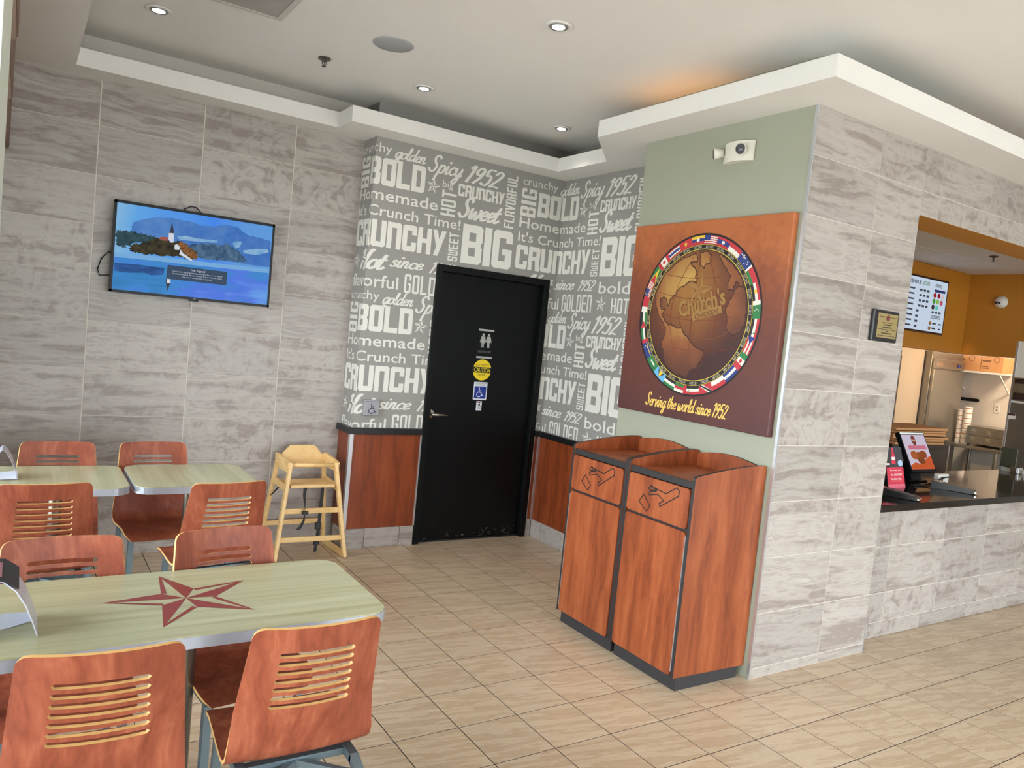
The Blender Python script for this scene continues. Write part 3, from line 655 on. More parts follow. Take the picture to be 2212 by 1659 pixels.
# ================================================================== two waste bins
def bin_unit(y0, label):
    """front faces -x; spans y0 .. y0-.475"""
    w, xf, xr = .475, -.912, XG-.004; y1 = y0-w
    o = thing('waste_bin', ((xf+xr)/2, (y0+y1)/2, 0), label, 'waste bin', 'pair of restaurant waste bins')
    def top(n=9):  # side-panel outline in (x, z)
        p = [(xf, .072), (xr, .062), (xr, 1.085), (xr-.012, 1.098)]
        for k in range(1, n): t = k/n; x = xr-.02+(xf+.03-(xr-.02))*t; p.append((x, 1.099-.048*t**1.7))
        return p+[(xf+.012, 1.049), (xf+.003, 1.042), (xf, 1.03)]
    for ys in (y0-.001, y1+.019):
        mb = MB(); mb.prism([(a, ys, b) for a, b in top()], (0, -.018, 0), 0, 1); mb.build('side_panel', [BINWOOD, BLK2], o)
    mb = MB()
    bk = [(y0-.020, 1.00)]+[(y0-.020-(w-.04)*t/8, 1.095+.028*math.sin(math.pi*t/8)-.012) for t in range(9)]+[(y1+.020, 1.00)]
    mb.prism([(xr-.002, a, b) for a, b in bk], (-.016, 0, 0), 0, 1); mb.build('back_splash', [BINWOOD, BLK2], o)
    mb = MB(); mb.box(xf+.018, xr-.018, y0-.020, y1+.020, .990, 1.012, 0); mb.build('tray_shelf', BINWOOD, o)
    mb = MB(); mb.box(xf+.004, xf+.018, y0-.020, y1+.020, .990, 1.020); mb.build('tray_edge', BLK2, o)
    mb = MB(); mb.box(xf+.012, xr-.012, y0-.021, y1+.021, .07, .985); mb.build('carcass', BLK2, o)
    def face(z0, z1, name):
        mb = MB(); mb.prism([(xf+.012, -a, b) for a, b in rrect(-y0+.024, -y1-.024, z0, z1, .018)], (-.016, 0, 0), 0, 0); return mb.build(name, BINWOOD, o)
    fl = face(.792, .985, 'flap'); face(.078, .778, 'door')
    yc, zc = y0-.2375, .895-.003
    hand = mergesh(lines2d([(.06,.038),(.128,.083),(.146,.069),(.144,.045),(.027,-.034),(.02,-.02),(.049,.001),(.005,.022),(-.055,.007),(-.064,.016),(-.048,.027),(-.011,.033)], .0055),
        lines2d([(.06,.038),(.0,.046),(-.049,.055),(-.064,.038),(-.056,.032),(-.005,.039)], .0055), lines2d([(-.049,.055),(-.042,.045),(-.009,.043)], .005))
    flat('hand_symbol', hand, (xf-.004, yc, zc), (0, -1, 0), UZ, BINK, fl, .0006)
    flat('paper_symbol', lines2d([(-.095,0),(-.123,-.041),(-.063,-.079),(-.041,-.048)], .0055, True), (xf-.004, yc, zc), (0, -1, 0), UZ, BINK, fl, .0006)
    mb = MB(); mb.box(xf+.030, xr-.035, y0-.012, y1+.012, 0, .072); mb.build('kick_plate', KICK, o)
    mb = MB(); mb.box(xf-.0045, xf+.010, y1+.0205, y1+.0235, .10, .76) if label.endswith('pillar') else mb.box(xf-.0045, xf+.010, y0-.0235, y0-.0205, .10, .76)
    mb.build('hinge_strip', ALU, o)
    return o
bin_unit(-1.612, 'cherry laminate waste bin with hand symbol, nearer the restroom door')
bin_unit(-2.089, 'cherry laminate waste bin with hand symbol, beside the stone-tiled pillar')
# ================================================================== globe picture on the sage wall
PX = XG-.001; FXP = XG-.040
pic = thing('globe_picture', (XG-.02, -1.995, 1.245), 'large square canvas of an antique globe ringed with flags', 'picture')
def canvas_mat():
    m, nt, b = new_mat('antique_canvas_print'); N, L = nt.nodes, nt.links
    tc = N.new('ShaderNodeTexCoord'); n = N.new('ShaderNodeTexNoise'); n.inputs['Scale'].default_value = 2.2; n.inputs['Detail'].default_value = 4; n.inputs['Roughness'].default_value = .5
    n2 = N.new('ShaderNodeTexNoise'); n2.inputs['Scale'].default_value = 26; n2.inputs['Detail'].default_value = 5
    L.new(tc.outputs['Object'], n.inputs[0]); L.new(tc.outputs['Object'], n2.inputs[0])
    sp = N.new('ShaderNodeSeparateXYZ'); L.new(tc.outputs['Object'], sp.inputs[0])
    mr = N.new('ShaderNodeMapRange'); mr.inputs['From Min'].default_value = -.05; mr.inputs['From Max'].default_value = 1.25; L.new(sp.outputs[2], mr.inputs[0])
    a = N.new('ShaderNodeMath'); a.operation = 'MULTIPLY_ADD'; a.inputs[1].default_value = .5; L.new(n.outputs['Fac'], a.inputs[0]); L.new(mr.outputs[0], a.inputs[2])
    a2 = N.new('ShaderNodeMath'); a2.operation = 'MULTIPLY_ADD'; a2.inputs[1].default_value = .22; L.new(n2.outputs['Fac'], a2.inputs[0]); L.new(a.outputs[0], a2.inputs[2])
    cr = ramp(nt, [(.30, (80, 42, 40)), (.58, (98, 50, 40)), (.78, (132, 68, 38)), (.95, (176, 100, 54))]); 
    sc = N.new('ShaderNodeMath'); sc.operation = 'MULTIPLY'; sc.inputs[1].default_value = .78; L.new(a2.outputs[0], sc.inputs[0]); L.new(sc.outputs[0], cr.inputs[0])
    L.new(cr.outputs[0], b.inputs['Base Color']); b.inputs['Roughness'].default_value = .5; return m
CANVAS = canvas_mat()
mb = MB(); mb.box(FXP, PX, -1.4215, -2.570, 1.245, 2.366); mb.build('canvas', CANVAS, pic, bevel=.004)
LV = (0, -1, 0); PO = (FXP, -1.993, 1.838)
def print_on(name, sh, mat, k): return flat(name, sh, PO, LV, UZ, mat, pic, .0005*k)
def ring2d(r0, r1, n=72):
    V, F = [], []
    for i in range(n):
        a = 2*math.pi*i/n; V += [(r0*math.sin(a), r0*math.cos(a)), (r1*math.sin(a), r1*math.cos(a))]
    for i in range(n): j = (i+1) % n; F.append([2*i, 2*i+1, 2*j+1, 2*j])
    return V, F
print_on('ring_band', ring2d(.360, .456), plain('print_black', (26, 20, 18), .5), 1)
print_on('gold_line', ring2d(.3915, .3945), plain('print_gold', (206, 176, 70), .45), 2)
print_on('gold_line', ring2d(.3655, .3700), MATS['print_gold'], 2)
def globe_mat(name, stops, sc):
    m, nt, b = new_mat(name); N, L = nt.nodes, nt.links
    tc = N.new('ShaderNodeTexCoord'); n = N.new('ShaderNodeTexNoise'); n.inputs['Scale'].default_value = sc; n.inputs['Detail'].default_value = 6
    L.new(tc.outputs['Object'], n.inputs[0]); sp = N.new('ShaderNodeSeparateXYZ'); L.new(tc.outputs['Object'], sp.inputs[0])
    ds = N.new('ShaderNodeVectorMath'); ds.operation = 'DISTANCE'; ds.inputs[1].default_value = (-.02, .06, .72); L.new(tc.outputs['Object'], ds.inputs[0])
    mr2 = N.new('ShaderNodeMapRange'); mr2.inputs['From Min'].default_value = .05; mr2.inputs['From Max'].default_value = .46; mr2.inputs['To Min'].default_value = .95; mr2.inputs['To Max'].default_value = .0; L.new(ds.outputs['Value'], mr2.inputs[0])
    a = N.new('ShaderNodeMath'); a.operation = 'MULTIPLY_ADD'; a.inputs[1].default_value = .5; L.new(n.outputs['Fac'], a.inputs[0]); L.new(mr2.outputs[0], a.inputs[2])
    h = N.new('ShaderNodeMath'); h.operation = 'MULTIPLY'; h.inputs[1].default_value = .72; L.new(a.outputs[0], h.inputs[0])
    cr = ramp(nt, stops); L.new(h.outputs[0], cr.inputs[0]); L.new(cr.outputs[0], b.inputs['Base Color']); b.inputs['Roughness'].default_value = .5; return m
SEA = globe_mat('print_sea', [(.22, (58, 30, 26)), (.45, (98, 52, 30)), (.65, (130, 80, 38)), (.9, (150, 104, 46))], 4)
LAND = globe_mat('print_land', [(.22, (90, 50, 34)), (.45, (134, 78, 42)), (.65, (164, 118, 60)), (.9, (184, 148, 76))], 7)
COAST = plain('print_coast', (62, 30, 22), .5)
print_on('globe_sea', disc2d(.361, 64), SEA, 1.5)
LANDS = {'north_america': [(-.334,.113),(-.287,.213),(-.21,.28),(-.132,.321),(-.046,.342),(-.035,.3),(-.087,.296),(-.03,.241),(-.033,.205),(-.022,.188),(-.055,.194),(-.101,.173),(-.155,.146),(-.172,.115),(-.218,.084),(-.222,.05),(-.237,.09),(-.265,.102),(-.298,.086),(-.296,.045),(-.274,.021),(-.253,.027),(-.264,-.017),(-.227,-.052),(-.198,-.07),(-.233,-.074),(-.276,-.023),(-.317,.038)],
 'greenland': [(-.014,.347),(.032,.351),(.066,.332),(.064,.298),(.034,.287),(.022,.264),(.004,.276),(-.008,.305)],
 'south_america': [(-.223,-.077),(-.183,-.06),(-.146,-.077),(-.095,-.08),(-.064,-.118),(-.027,-.146),(.001,-.168),(.085,-.197),(.093,-.22),(.063,-.258),(.052,-.288),(.006,-.304),(-.018,-.355),(-.054,-.34),(-.112,-.336),(-.17,-.302),(-.212,-.262),(-.213,-.225),(-.241,-.19),(-.227,-.139)],
 'africa': [(.259,.136),(.299,.159),(.32,.148),(.340,.098),(.354,.033),(.345,-.039),(.32,-.08),(.279,-.093),(.248,-.078),(.23,-.056),(.229,0),(.216,.04),(.232,.074),(.249,.108)],
 'europe': [(.13,.335),(.170,.313),(.215,.283),(.262,.242),(.298,.197),(.306,.164),(.291,.164),(.266,.187),(.248,.164),(.237,.142),(.214,.147),(.212,.187),(.227,.209),(.209,.232),(.191,.255),(.155,.295)]}
random.seed(11)
def ragged(p, k=3, a=.006):
    out = []
    for i in range(len(p)):
        q, r = Vector(p[i]), Vector(p[(i+1) % len(p)]); out.append(tuple(q))
        for j in range(1, k): t = j/k; d = (r-q); nn = Vector((-d.y, d.x)).normalized(); out.append(tuple(q+d*t+nn*random.uniform(-a, a)))
    return out
for nm, p in LANDS.items():
    rp = [(max(-.352, min(.352, a)), b) for a, b in ragged(p)]
    print_on('continent_outline', lines2d(rp, .012, True), COAST, 2)
    print_on('continent', (rp, [list(range(len(rp)))]), LAND, 3)
GRID = plain('print_meridian', (112, 44, 26), .5)
for zz in (-.17, -.0, .12, .235):
    pts = [(-.30+.60*t/12, zz-.03+.035*(2*t/12-1)**2) for t in range(13)]; pts = [q for q in pts if math.hypot(*q) < .350]
    print_on('parallel_line', lines2d(pts, .0032), GRID, 4)
for xx in (-.15, -.02, .12):
    pts = [(xx*math.cos(math.pi*(t/12-.5)*.8)*1.3, -.33+.66*t/12) for t in range(13)]; pts = [q for q in pts if math.hypot(*q) < .350]
    print_on('meridian_line', lines2d(pts, .0032), GRID, 4)
LOGO = plain('print_logo_pale', (150, 112, 56), .5); LOGOD = plain('print_logo_dark', (112, 66, 34), .5)
rot_ = lambda sh, a: ([(x*math.cos(a)-y*math.sin(a), x*math.sin(a)+y*math.cos(a)) for x, y in sh[0]], sh[1])
print_on('logo_star', ([(.008+x*.10, .135+y*.10) for x, y in star2d(1, .40, .1, .06)[0]], star2d(1, .4, .1, .06)[1]), LOGO, 5)
print_on('logo_oval', mergesh(lines2d([(.08+.21*math.cos(t*math.pi/20), -.005+.125*math.sin(t*math.pi/20)) for t in range(19, 42)], .005)), LOGOD, 5)
print_on('logo_name', move(rot_(centred(text2d("Church's", .03), w=.34, h=.085), .26), .045, .028), LOGO, 6)
print_on('logo_name_outline', move(rot_(centred(text2d("Church's", .045), w=.345, h=.087), .26), .048, .024), LOGOD, 5)
print_on('logo_banner', move(rot_(rect2d(-.10, -.018, .115, .026), .24), .075, .008), LOGO, 7)
print_on('logo_word', move(rot_(centred(text2d('CHICKEN', .02), w=.17, h=.026), .24), .082, -.004), LOGOD, 8)
print_on('slogan', fit(script('Serving the world since 1952', .30, .25), -.325, .312, -.542, .072, 2.0), plain('print_gold_bright', (232, 192, 96), .45), 2)
# flags round the ring: bands in (s, t), s clockwise 0..1, t outward 0..1
C_ = {'r': (186, 48, 58), 'w': (222, 218, 206), 'b': (40, 58, 124), 'k': (34, 30, 30), 'g': (44, 118, 66), 'y': (222, 186, 56), 'c': (96, 170, 216), 'm': (142, 34, 52)}
FM = {k: plain('flag_'+k, v, .5) for k, v in C_.items()}
def hb(*c): n = len(c); return [(0, 1-(i+1)/n, 1, 1-i/n, x) for i, x in enumerate(c)]
def vb(*c): n = len(c); return [(i/n, 0, (i+1)/n, 1, x) for i, x in enumerate(c)]
FLAGS = [('1952', [(0, 1-(i+1)/9, 1, 1-i/9, 'rw'[i % 2]) for i in range(9)]+[(0, .42, .45, 1, 'b')], 0), ('2016', [(0, .75, 1, 1, 'r'), (0, .25, 1, .75, 'b'), (0, 0, 1, .25, 'r')], 'wd'), ('2010', hb('r', 'w'), 0),
 ('2015', [(0, 0, 1, 1, 'b'), (.05, .72, .5, .80, 'w'), (.22, .55, .32, .98, 'w'), (.24, .55, .29, .98, 'r')], 'ws'), ('2015', [(0, .34, 1, 1, 'r'), (0, 0, 1, .34, 'g'), (0, 0, .12, 1, 'w')], 0), ('2009', hb('r', 'w', 'k'), 'yd'), ('2018', [(0, 0, .25, 1, 'w'), (.25, 0, 1, 1, 'g')], 'wm'),
 ('2009', hb('r', 'w', 'k'), 'gs'), ('1978', hb('r', 'w', 'r', 'w', 'r')+[('tri', 'b')], 0), ('1978', vb('g', 'w', 'r'), 'rd'), ('1988', hb('b', 'w', 'b'), 'bs'), ('1985', hb('r', 'w'), 0), ('2002', [(0, 0, 1, 1, 'r'), ('diag', 'w', .34), ('diag', 'k', .2)], 0),
 ('2010', hb('r', 'w', 'k'), 'gs'), ('2016', [(0, .66, 1, 1, 'w'), (0, .33, 1, .66, 'r'), (0, 0, 1, .33, 'g'), (0, 0, .25, 1, 'r')], 0), ('2007', hb('g', 'w', 'k'), 0), ('2009', [(0, 0, 1, 1, 'c'), ('peak', 'k', .34), ('peak', 'y', .2)], 0), ('2007', [(0, 0, 1, 1, 'g'), (.25, .35, .75, .55, 'w')], 0), ('2011', [(0, 0, 1, 1, 'b'), (0, .2, 1, .32, 'y')], 'ws'),
 ('2015', [(0, .66, 1, 1, 'g'), (0, .33, 1, .66, 'w'), (0, 0, 1, .33, 'k'), (0, 0, .25, 1, 'r')], 0), ('2009', hb('k', 'w', 'g')+[('tri', 'r')], 0), ('2018', [(0, 0, .35, 1, 'w'), (.35, 0, 1, 1, 'r')], 0), ('2013', [(0, 1-(i+1)/9, 1, 1-i/9, 'rw'[i % 2]) for i in range(9)]+[(0, .4, .5, 1, 'b')], 'ym'), ('2008', [(0, 0, 1, 1, 'g'), ('tri', 'y', 1.0), ('tri', 'r', .55)], 0),
 ('1978', [(0, 0, .25, 1, 'r'), (.25, 0, .75, 1, 'w'), (.75, 0, 1, 1, 'r')], 'rd'), ('2013', [(0, .83, 1, 1, 'r'), (0, .66, 1, .83, 'w'), (0, .34, 1, .66, 'b'), (0, .17, 1, .34, 'w'), (0, 0, 1, .17, 'r')], 0), ('2012', [(0, 0, 1, 1, 'r')], 'y*'), ('2001', hb('y', 'b', 'r'), 'wd')]
nF = len(FLAGS); FW = 2*math.pi/nF
mk = sorted(C_)
for i, (yr, shp, extra) in enumerate(FLAGS):
    a0 = FW*(i+.05) ; r0, r1 = .3965, .4445
    def PT(s, t): a = a0+FW*s; r = r0+(r1-r0)*t; return (r*math.sin(a), r*math.cos(a))
    mb = MB(); lay_k = 2.
    O = Vector(PO)
    def put(poly, c, k): mb.add([O+Vector((-.0005*k, -PT(s, t)[0], PT(s, t)[1])) for s, t in poly], [list(range(len(poly)))], mk.index(c))
    def bandp(s0, t0, s1, t1): return [(s0+(s1-s0)*q/3, t0) for q in range(4)]+[(s1+(s0-s1)*q/3, t1) for q in range(4)]
    for k, q in enumerate(shp):
        lv = 2+.25*k
        if q[0] == 'tri': m_ = q[2] if len(q) > 2 else .45; put([(0, 0), (m_, .5), (0, 1)], q[1], lv)
        elif q[0] == 'diag': put([(0, 1), (q[2], 1), (1, 0), (1-q[2], 0)], q[1], lv)
        elif q[0] == 'peak': put([(.5-q[2], .1), (.5+q[2], .1), (.5, .9)], q[1], lv)
        else: put(bandp(*q[:4]), q[4], lv)
    if extra:
        c, kd = extra[0], extra[1]; e = .22
        if kd == 'd': put([(.5+.13*math.cos(t), .5+.2*math.sin(t)) for t in [j*math.pi/4 for j in range(8)]], c, 5)
        elif kd == 's':
            for sx, sy in ((.62, .3), (.8, .55), (.74, .75)): put([(sx-.05, sy), (sx, sy-.09), (sx+.05, sy), (sx, sy+.09)], c, 5)
        elif kd == 'm':
            bx = .6 if yr == '2018' else .22; by = .5 if yr == '2018' else .7
            put([(bx+.17*math.cos(t)*.8, by+.28*math.sin(t)) for t in [math.pi*(.5+j/6) for j in range(7)]]+[(bx-.02+.09*math.cos(t), by+.2*math.sin(t)) for t in [math.pi*(1.5-j/6) for j in range(7)]], c, 5)
        else: put([(.5+(.2 if j % 2 == 0 else .08)*math.sin(j*math.pi/5)*.8, .5+(.34 if j % 2 == 0 else .13)*math.cos(j*math.pi/5)) for j in range(10)], c, 5)
    mb.build('flag', [FM[k] for k in mk], pic, fix=False)
    am = a0+FW*.5; tx = centred(text2d('EST.'+yr, .008), w=.052, h=.0135); V = []
    for x, y in tx[0]: a = am+x/.379; r = .3735+y; V.append((r*math.sin(a), r*math.cos(a)))
    print_on('year_text', (V, tx[1]), plain('print_cream', (196, 190, 170), .5), 2.5)
# ================================================================== emergency light on the sage wall
EWH = plain('emergency_light_plastic', (222, 218, 206), .45)
o = thing('emergency_light', (XG, -2.145, 2.655), 'white twin-lamp emergency light high on sage green wall', 'light')
n = 10; prof = [(XG-.001-(.052*(1-((k/n)*2-1)**2*.75)), -2.040-.205*k/n) for k in range(n+1)]
mb = MB(); mb.prism([(XG-.001, -2.040, 2.665)]+[(x, y, 2.665) for x, y in prof]+[(XG-.001, -2.245, 2.665)], (0, 0, .105)); mb.build('housing', EWH, o, bevel=.006)
for yy, d in ((-2.045, (.0, .55)), (-2.200, (-.3, -.1))):
    c0 = Vector((XG-.040, yy, 2.722)); dv = Vector((-.8, .75 if yy > -2.1 else -.25, -.15)).normalized()
    mb = MB(); mb.tube([c0-dv*.012, c0+dv*.018, c0+dv*.040], [.020, .028, .031], 16); lm = mb.build('lamp_head', EWH, o)
    mb = MB(); mb.tube([c0+dv*.0395, c0+dv*.0425], [.027, .026], 16); mb.build('lens', plain('lamp_lens_grey', (92, 92, 98), .15, .4), lm)
# ================================================================== television
TVP = {
'far_mountains':[(0.129,0.865),(0.323,0.917),(0.363,0.912),(0.457,0.906),(0.529,0.882),(0.589,0.888),(0.679,0.936),(0.747,0.933),(0.839,0.843),(0.904,0.837),(0.993,0.814),(1.004,0.486),(0.514,0.495),(0.25,0.573),(0.134,0.705)],
'forest':[(-0.001,0.683),(0.042,0.684),(0.123,0.696),(0.168,0.671),(0.213,0.672),(0.247,0.649),(0.193,0.591),(0.096,0.543),(0.048,0.488),(0.001,0.518)],
'hill':[(0.45,0.62),(0.525,0.667),(0.585,0.672),(0.646,0.676),(0.707,0.698),(0.746,0.656),(0.786,0.609),(0.819,0.559),(0.841,0.506),(0.727,0.502),(0.623,0.488),(0.515,0.484)],
'water':[(-0.0,0.411),(0.994,0.438),(0.992,0.004),(-0.0,0.001)],
'mist':[(-0.001,0.427),(0.995,0.46),(0.995,0.407),(0.001,0.374)],
'island':[(0.084,0.486),(0.106,0.546),(0.15,0.568),(0.204,0.615),(0.224,0.664),(0.259,0.652),(0.304,0.648),(0.351,0.632),(0.396,0.656),(0.426,0.63),(0.457,0.582),(0.5,0.548),(0.509,0.483),(0.462,0.449),(0.397,0.467),(0.254,0.453),(0.143,0.447),(0.098,0.458)],
'foliage':[(0.374,0.616),(0.396,0.661),(0.426,0.63),(0.482,0.566),(0.508,0.505),(0.498,0.458),(0.449,0.491),(0.4,0.545)],
'roof':[(0.256,0.651),(0.272,0.677),(0.303,0.68),(0.318,0.668),(0.313,0.639),(0.282,0.636)],
'tower':[(0.317,0.734),(0.348,0.737),(0.351,0.632),(0.334,0.622),(0.318,0.657)],
'spire':[(0.317,0.734),(0.326,0.769),(0.33,0.847),(0.334,0.86),(0.339,0.817),(0.349,0.737)],
'stairs':[(0.397,0.556),(0.416,0.516),(0.48,0.448),(0.463,0.438),(0.39,0.498)],
'house':[(0.358,0.601),(0.374,0.616),(0.393,0.582),(0.388,0.548),(0.36,0.546)],
'cloud_a':[(0.121,0.766),(0.163,0.826),(0.196,0.831),(0.243,0.768),(0.295,0.739),(0.245,0.703),(0.166,0.725)],
'cloud_b':[(0.371,0.704),(0.417,0.728),(0.506,0.718),(0.632,0.724),(0.627,0.7),(0.478,0.677),(0.384,0.674)],
'cloud_c':[(0.803,0.648),(0.847,0.671),(0.897,0.695),(0.975,0.703),(0.983,0.67),(0.9,0.614),(0.811,0.615)],
'cloud_d':[(0.731,0.722),(0.755,0.751),(0.792,0.755),(0.782,0.689),(0.752,0.658)],
'reflection':[(0.003,0.305),(0.136,0.316),(0.305,0.311),(0.302,0.233),(0.229,0.206),(0.184,0.228),(0.096,0.209),(0.006,0.21)],
'tower_reflection':[(0.323,0.349),(0.338,0.186),(0.348,0.143),(0.332,0.04),(0.319,0.148)],
'white_reflection':[(0.325,0.189),(0.348,0.188),(0.348,0.138),(0.327,0.139)],
'dialog':[(0.325,0.355),(0.71,0.357),(0.709,0.19),(0.325,0.189)],
}
x0, x1, z0, z1, yt = -3.167, -2.219, 1.648, 2.1975, DTV-.085
tv = thing('television', ((x0+x1)/2, DTV, z0), 'black wall-mounted television showing a lake with a church island', 'television')
TVB = plain('tv_black', (12, 15, 20), .35, spec=.2)
mb = MB(); mb.box(x0+.10, x1-.10, yt+.02, DTV-.03, z0+.05, z1-.08); mb.box(x0, x1, yt+.002, yt+.03, z0, z1); mb.build('casing', TVB, tv, bevel=.004)
mb = MB()
for a in ((x0, x0+.014, z0, z1), (x1-.014, x1, z0, z1), (x0, x1, z1-.016, z1), (x0, x1, z0, z0+.016)): mb.box(a[0], a[1], yt-.004, yt+.004, a[2], a[3])
mb.build('bezel', TVB, tv)
mb = MB(); mb.box(-2.72, -2.66, yt-.002, yt+.012, z0-.010, z0+.002); mb.build('sensor_tab', TVB, tv, bevel=.003)
mb = MB(); mb.box(-2.80, -2.58, DTV-.035, DTV, 1.8, 2.05); mb.build('wall_bracket', KICK, tv)
flat('maker_mark', move(centred(text2d('LG', .02), h=.008), -2.686, z0+.004), (0, yt-.004, 0), RX, UZ, plain('mark_grey', (170, 172, 176), .4), tv, .0006)
sx0, sx1, sz0, sz1 = -3.152, -2.232, 1.6645, 2.1805
def sky_screen():
    m, nt, b = new_mat('screen_sky'); N, L = nt.nodes, nt.links
    tc = N.new('ShaderNodeTexCoord'); sp = N.new('ShaderNodeSeparateXYZ'); L.new(tc.outputs['Object'], sp.inputs[0])
    mr = N.new('ShaderNodeMapRange'); mr.inputs['From Min'].default_value = .2; mr.inputs['From Max'].default_value = .54; L.new(sp.outputs[2], mr.inputs[0])
    mx = N.new('ShaderNodeMapRange'); mx.inputs['From Min'].default_value = -.47; mx.inputs['From Max'].default_value = .45; L.new(sp.outputs[0], mx.inputs[0])
    n = N.new('ShaderNodeTexNoise'); n.inputs['Scale'].default_value = 3.; L.new(tc.outputs['Object'], n.inputs[0])
    ad = N.new('ShaderNodeMath'); ad.operation = 'MULTIPLY_ADD'; ad.inputs[1].default_value = .35; L.new(n.outputs['Fac'], ad.inputs[0]); L.new(mx.outputs[0], ad.inputs[2])
    r = ramp(nt, [(.1, (142, 186, 212)), (.35, (92, 160, 222)), (.75, (66, 130, 228)), (1., (92, 150, 214))]); L.new(ad.outputs[0], r.inputs[0])
    b.inputs['Base Color'].default_value = (0, 0, 0, 1); L.new(r.outputs[0], b.inputs['Emission Color']); b.inputs['Emission Strength'].default_value = 1.0; b.inputs['Specular IOR Level'].default_value = .1; return m
def water_screen():
    m, nt, b = new_mat('screen_water'); N, L = nt.nodes, nt.links
    tc = N.new('ShaderNodeTexCoord'); mp = N.new('ShaderNodeMapping'); mp.inputs['Scale'].default_value = (2.2, 1, 26); L.new(tc.outputs['Object'], mp.inputs[0])
    n = N.new('ShaderNodeTexNoise'); n.inputs['Scale'].default_value = 1.5; n.inputs['Detail'].default_value = 4; L.new(mp.outputs[0], n.inputs[0])
    n2 = N.new('ShaderNodeTexNoise'); n2.inputs['Scale'].default_value = 3.2; L.new(tc.outputs['Object'], n2.inputs[0])
    ad = N.new('ShaderNodeMath'); ad.operation = 'MULTIPLY_ADD'; ad.inputs[1].default_value = .4; L.new(n.outputs['Fac'], ad.inputs[0]); L.new(n2.outputs['Fac'], ad.inputs[2])
    r = ramp(nt, [(.45, (44, 116, 164)), (.65, (62, 136, 206)), (.8, (82, 118, 224)), (.95, (104, 160, 232))]); L.new(ad.outputs[0], r.inputs[0])
    b.inputs['Base Color'].default_value = (0, 0, 0, 1); L.new(r.outputs[0], b.inputs['Emission Color']); b.inputs['Emission Strength'].default_value = .95; b.inputs['Specular IOR Level'].default_value = .1; return m
TVM = {'sky': sky_screen(), 'water': water_screen(), 'far_mountains': emit('screen_mountain', (74, 126, 206), .75), 'forest': emit('screen_forest', (42, 74, 86), .7), 'hill': emit('screen_hill', (58, 98, 136), .7),
 'mist': emit('screen_mist', (118, 178, 232), .8), 'island': emit('screen_island', (46, 46, 38), .8), 'foliage': emit('screen_foliage', (138, 92, 48), .8), 'roof': emit('screen_roof', (168, 84, 70), .8), 'tower': emit('screen_white', (222, 228, 240), .8),
 'spire': emit('screen_dark', (44, 44, 56), .8), 'cloud': emit('screen_cloud', (142, 194, 232), .75), 'reflection': emit('screen_reflection', (36, 74, 122), .7), 'dialog': emit('screen_dialog', (30, 58, 88), .8)}
ALIAS = {'stairs': 'tower', 'house': 'tower', 'white_reflection': 'tower', 'tower_reflection': 'spire'}
def emit2(name, c1, c2, sc, s=.8, stretch=(1, 1, 1)):
    m, nt, b = new_mat(name); N, L = nt.nodes, nt.links
    tc = N.new('ShaderNodeTexCoord'); mp = N.new('ShaderNodeMapping'); mp.inputs['Scale'].default_value = stretch; L.new(tc.outputs['Object'], mp.inputs[0])
    n = N.new('ShaderNodeTexNoise'); n.inputs['Scale'].default_value = sc; n.inputs['Detail'].default_value = 6; n.inputs['Roughness'].default_value = .7; L.new(mp.outputs[0], n.inputs[0])
    r = ramp(nt, [(.35, c1), (.65, c2)]); L.new(n.outputs['Fac'], r.inputs[0]); b.inputs['Base Color'].default_value = (0, 0, 0, 1)
    L.new(r.outputs[0], b.inputs['Emission Color']); b.inputs['Emission Strength'].default_value = s; b.inputs['Specular IOR Level'].default_value = .1; return m
TVM.update({'far_mountains': emit2('screen_mountain_slopes', (62, 118, 204), (96, 148, 216), 7, .75), 'forest': emit2('screen_forest_trees', (26, 52, 62), (66, 98, 108), 34, .75), 'hill': emit2('screen_hill_trees', (44, 78, 116), (98, 134, 166), 30, .75),
 'island': emit2('screen_island_trees', (24, 24, 24), (84, 74, 46), 30, .8), 'foliage': emit2('screen_autumn_trees', (92, 62, 40), (176, 116, 60), 34, .8), 'reflection': emit2('screen_dark_reflection', (34, 70, 126), (60, 112, 190), 9, .75, (1, 1, 3)), 'cloud': emit2('screen_cloud_wisps', (112, 172, 228), (170, 208, 236), 12, .75, (1, 1, 2))})
def on_screen(name, pts, mat, k):
    return flat(name, ([(sx0+(sx1-sx0)*a, sz0+(sz1-sz0)*b) for a, b in pts], [list(range(len(pts)))]), (0, yt-.0005, 0), RX, UZ, mat, tv, .0002*k)
on_screen('screen', [(0, 0), (1, 0), (1, 1), (0, 1)], TVM['sky'], 1)
random.seed(5)
for k, nm in enumerate(['cloud_a', 'far_mountains', 'cloud_b', 'cloud_c', 'cloud_d', 'forest', 'hill', 'water', 'reflection', 'mist', 'island', 'foliage', 'house', 'stairs', 'roof', 'tower', 'spire', 'tower_reflection', 'white_reflection', 'dialog']):
    p = [(max(0, min(1, a)), max(0, min(1, b))) for a, b in TVP[nm]]
    if nm == 'far_mountains': p = [(.10, .80), (.20, .875), (.27, .905)]+p[1:-1]+[(.16, .62), (.09, .70)]; p = ragged(p, 4, .006); p = [(max(0, min(1, a)), b) for a, b in p]
    if nm in ('forest', 'hill', 'island', 'foliage'): p = [(a, b) for a, b in ragged(p, 7, .013)]; p = [(max(0, min(1, a)), b) for a, b in p]
    on_screen('screen_picture', p, TVM.get('cloud' if nm.startswith('cloud') else ALIAS.get(nm, nm)), 2+k)
def tvtext(s, u, v, w, h): flat('screen_text', move(centred(text2d(s), w=w*(sx1-sx0), h=h*(sz1-sz0)), sx0+u*(sx1-sx0), sz0+v*(sz1-sz0)), (0, yt-.0005, 0), RX, UZ, TVM['tower'], tv, .0050)
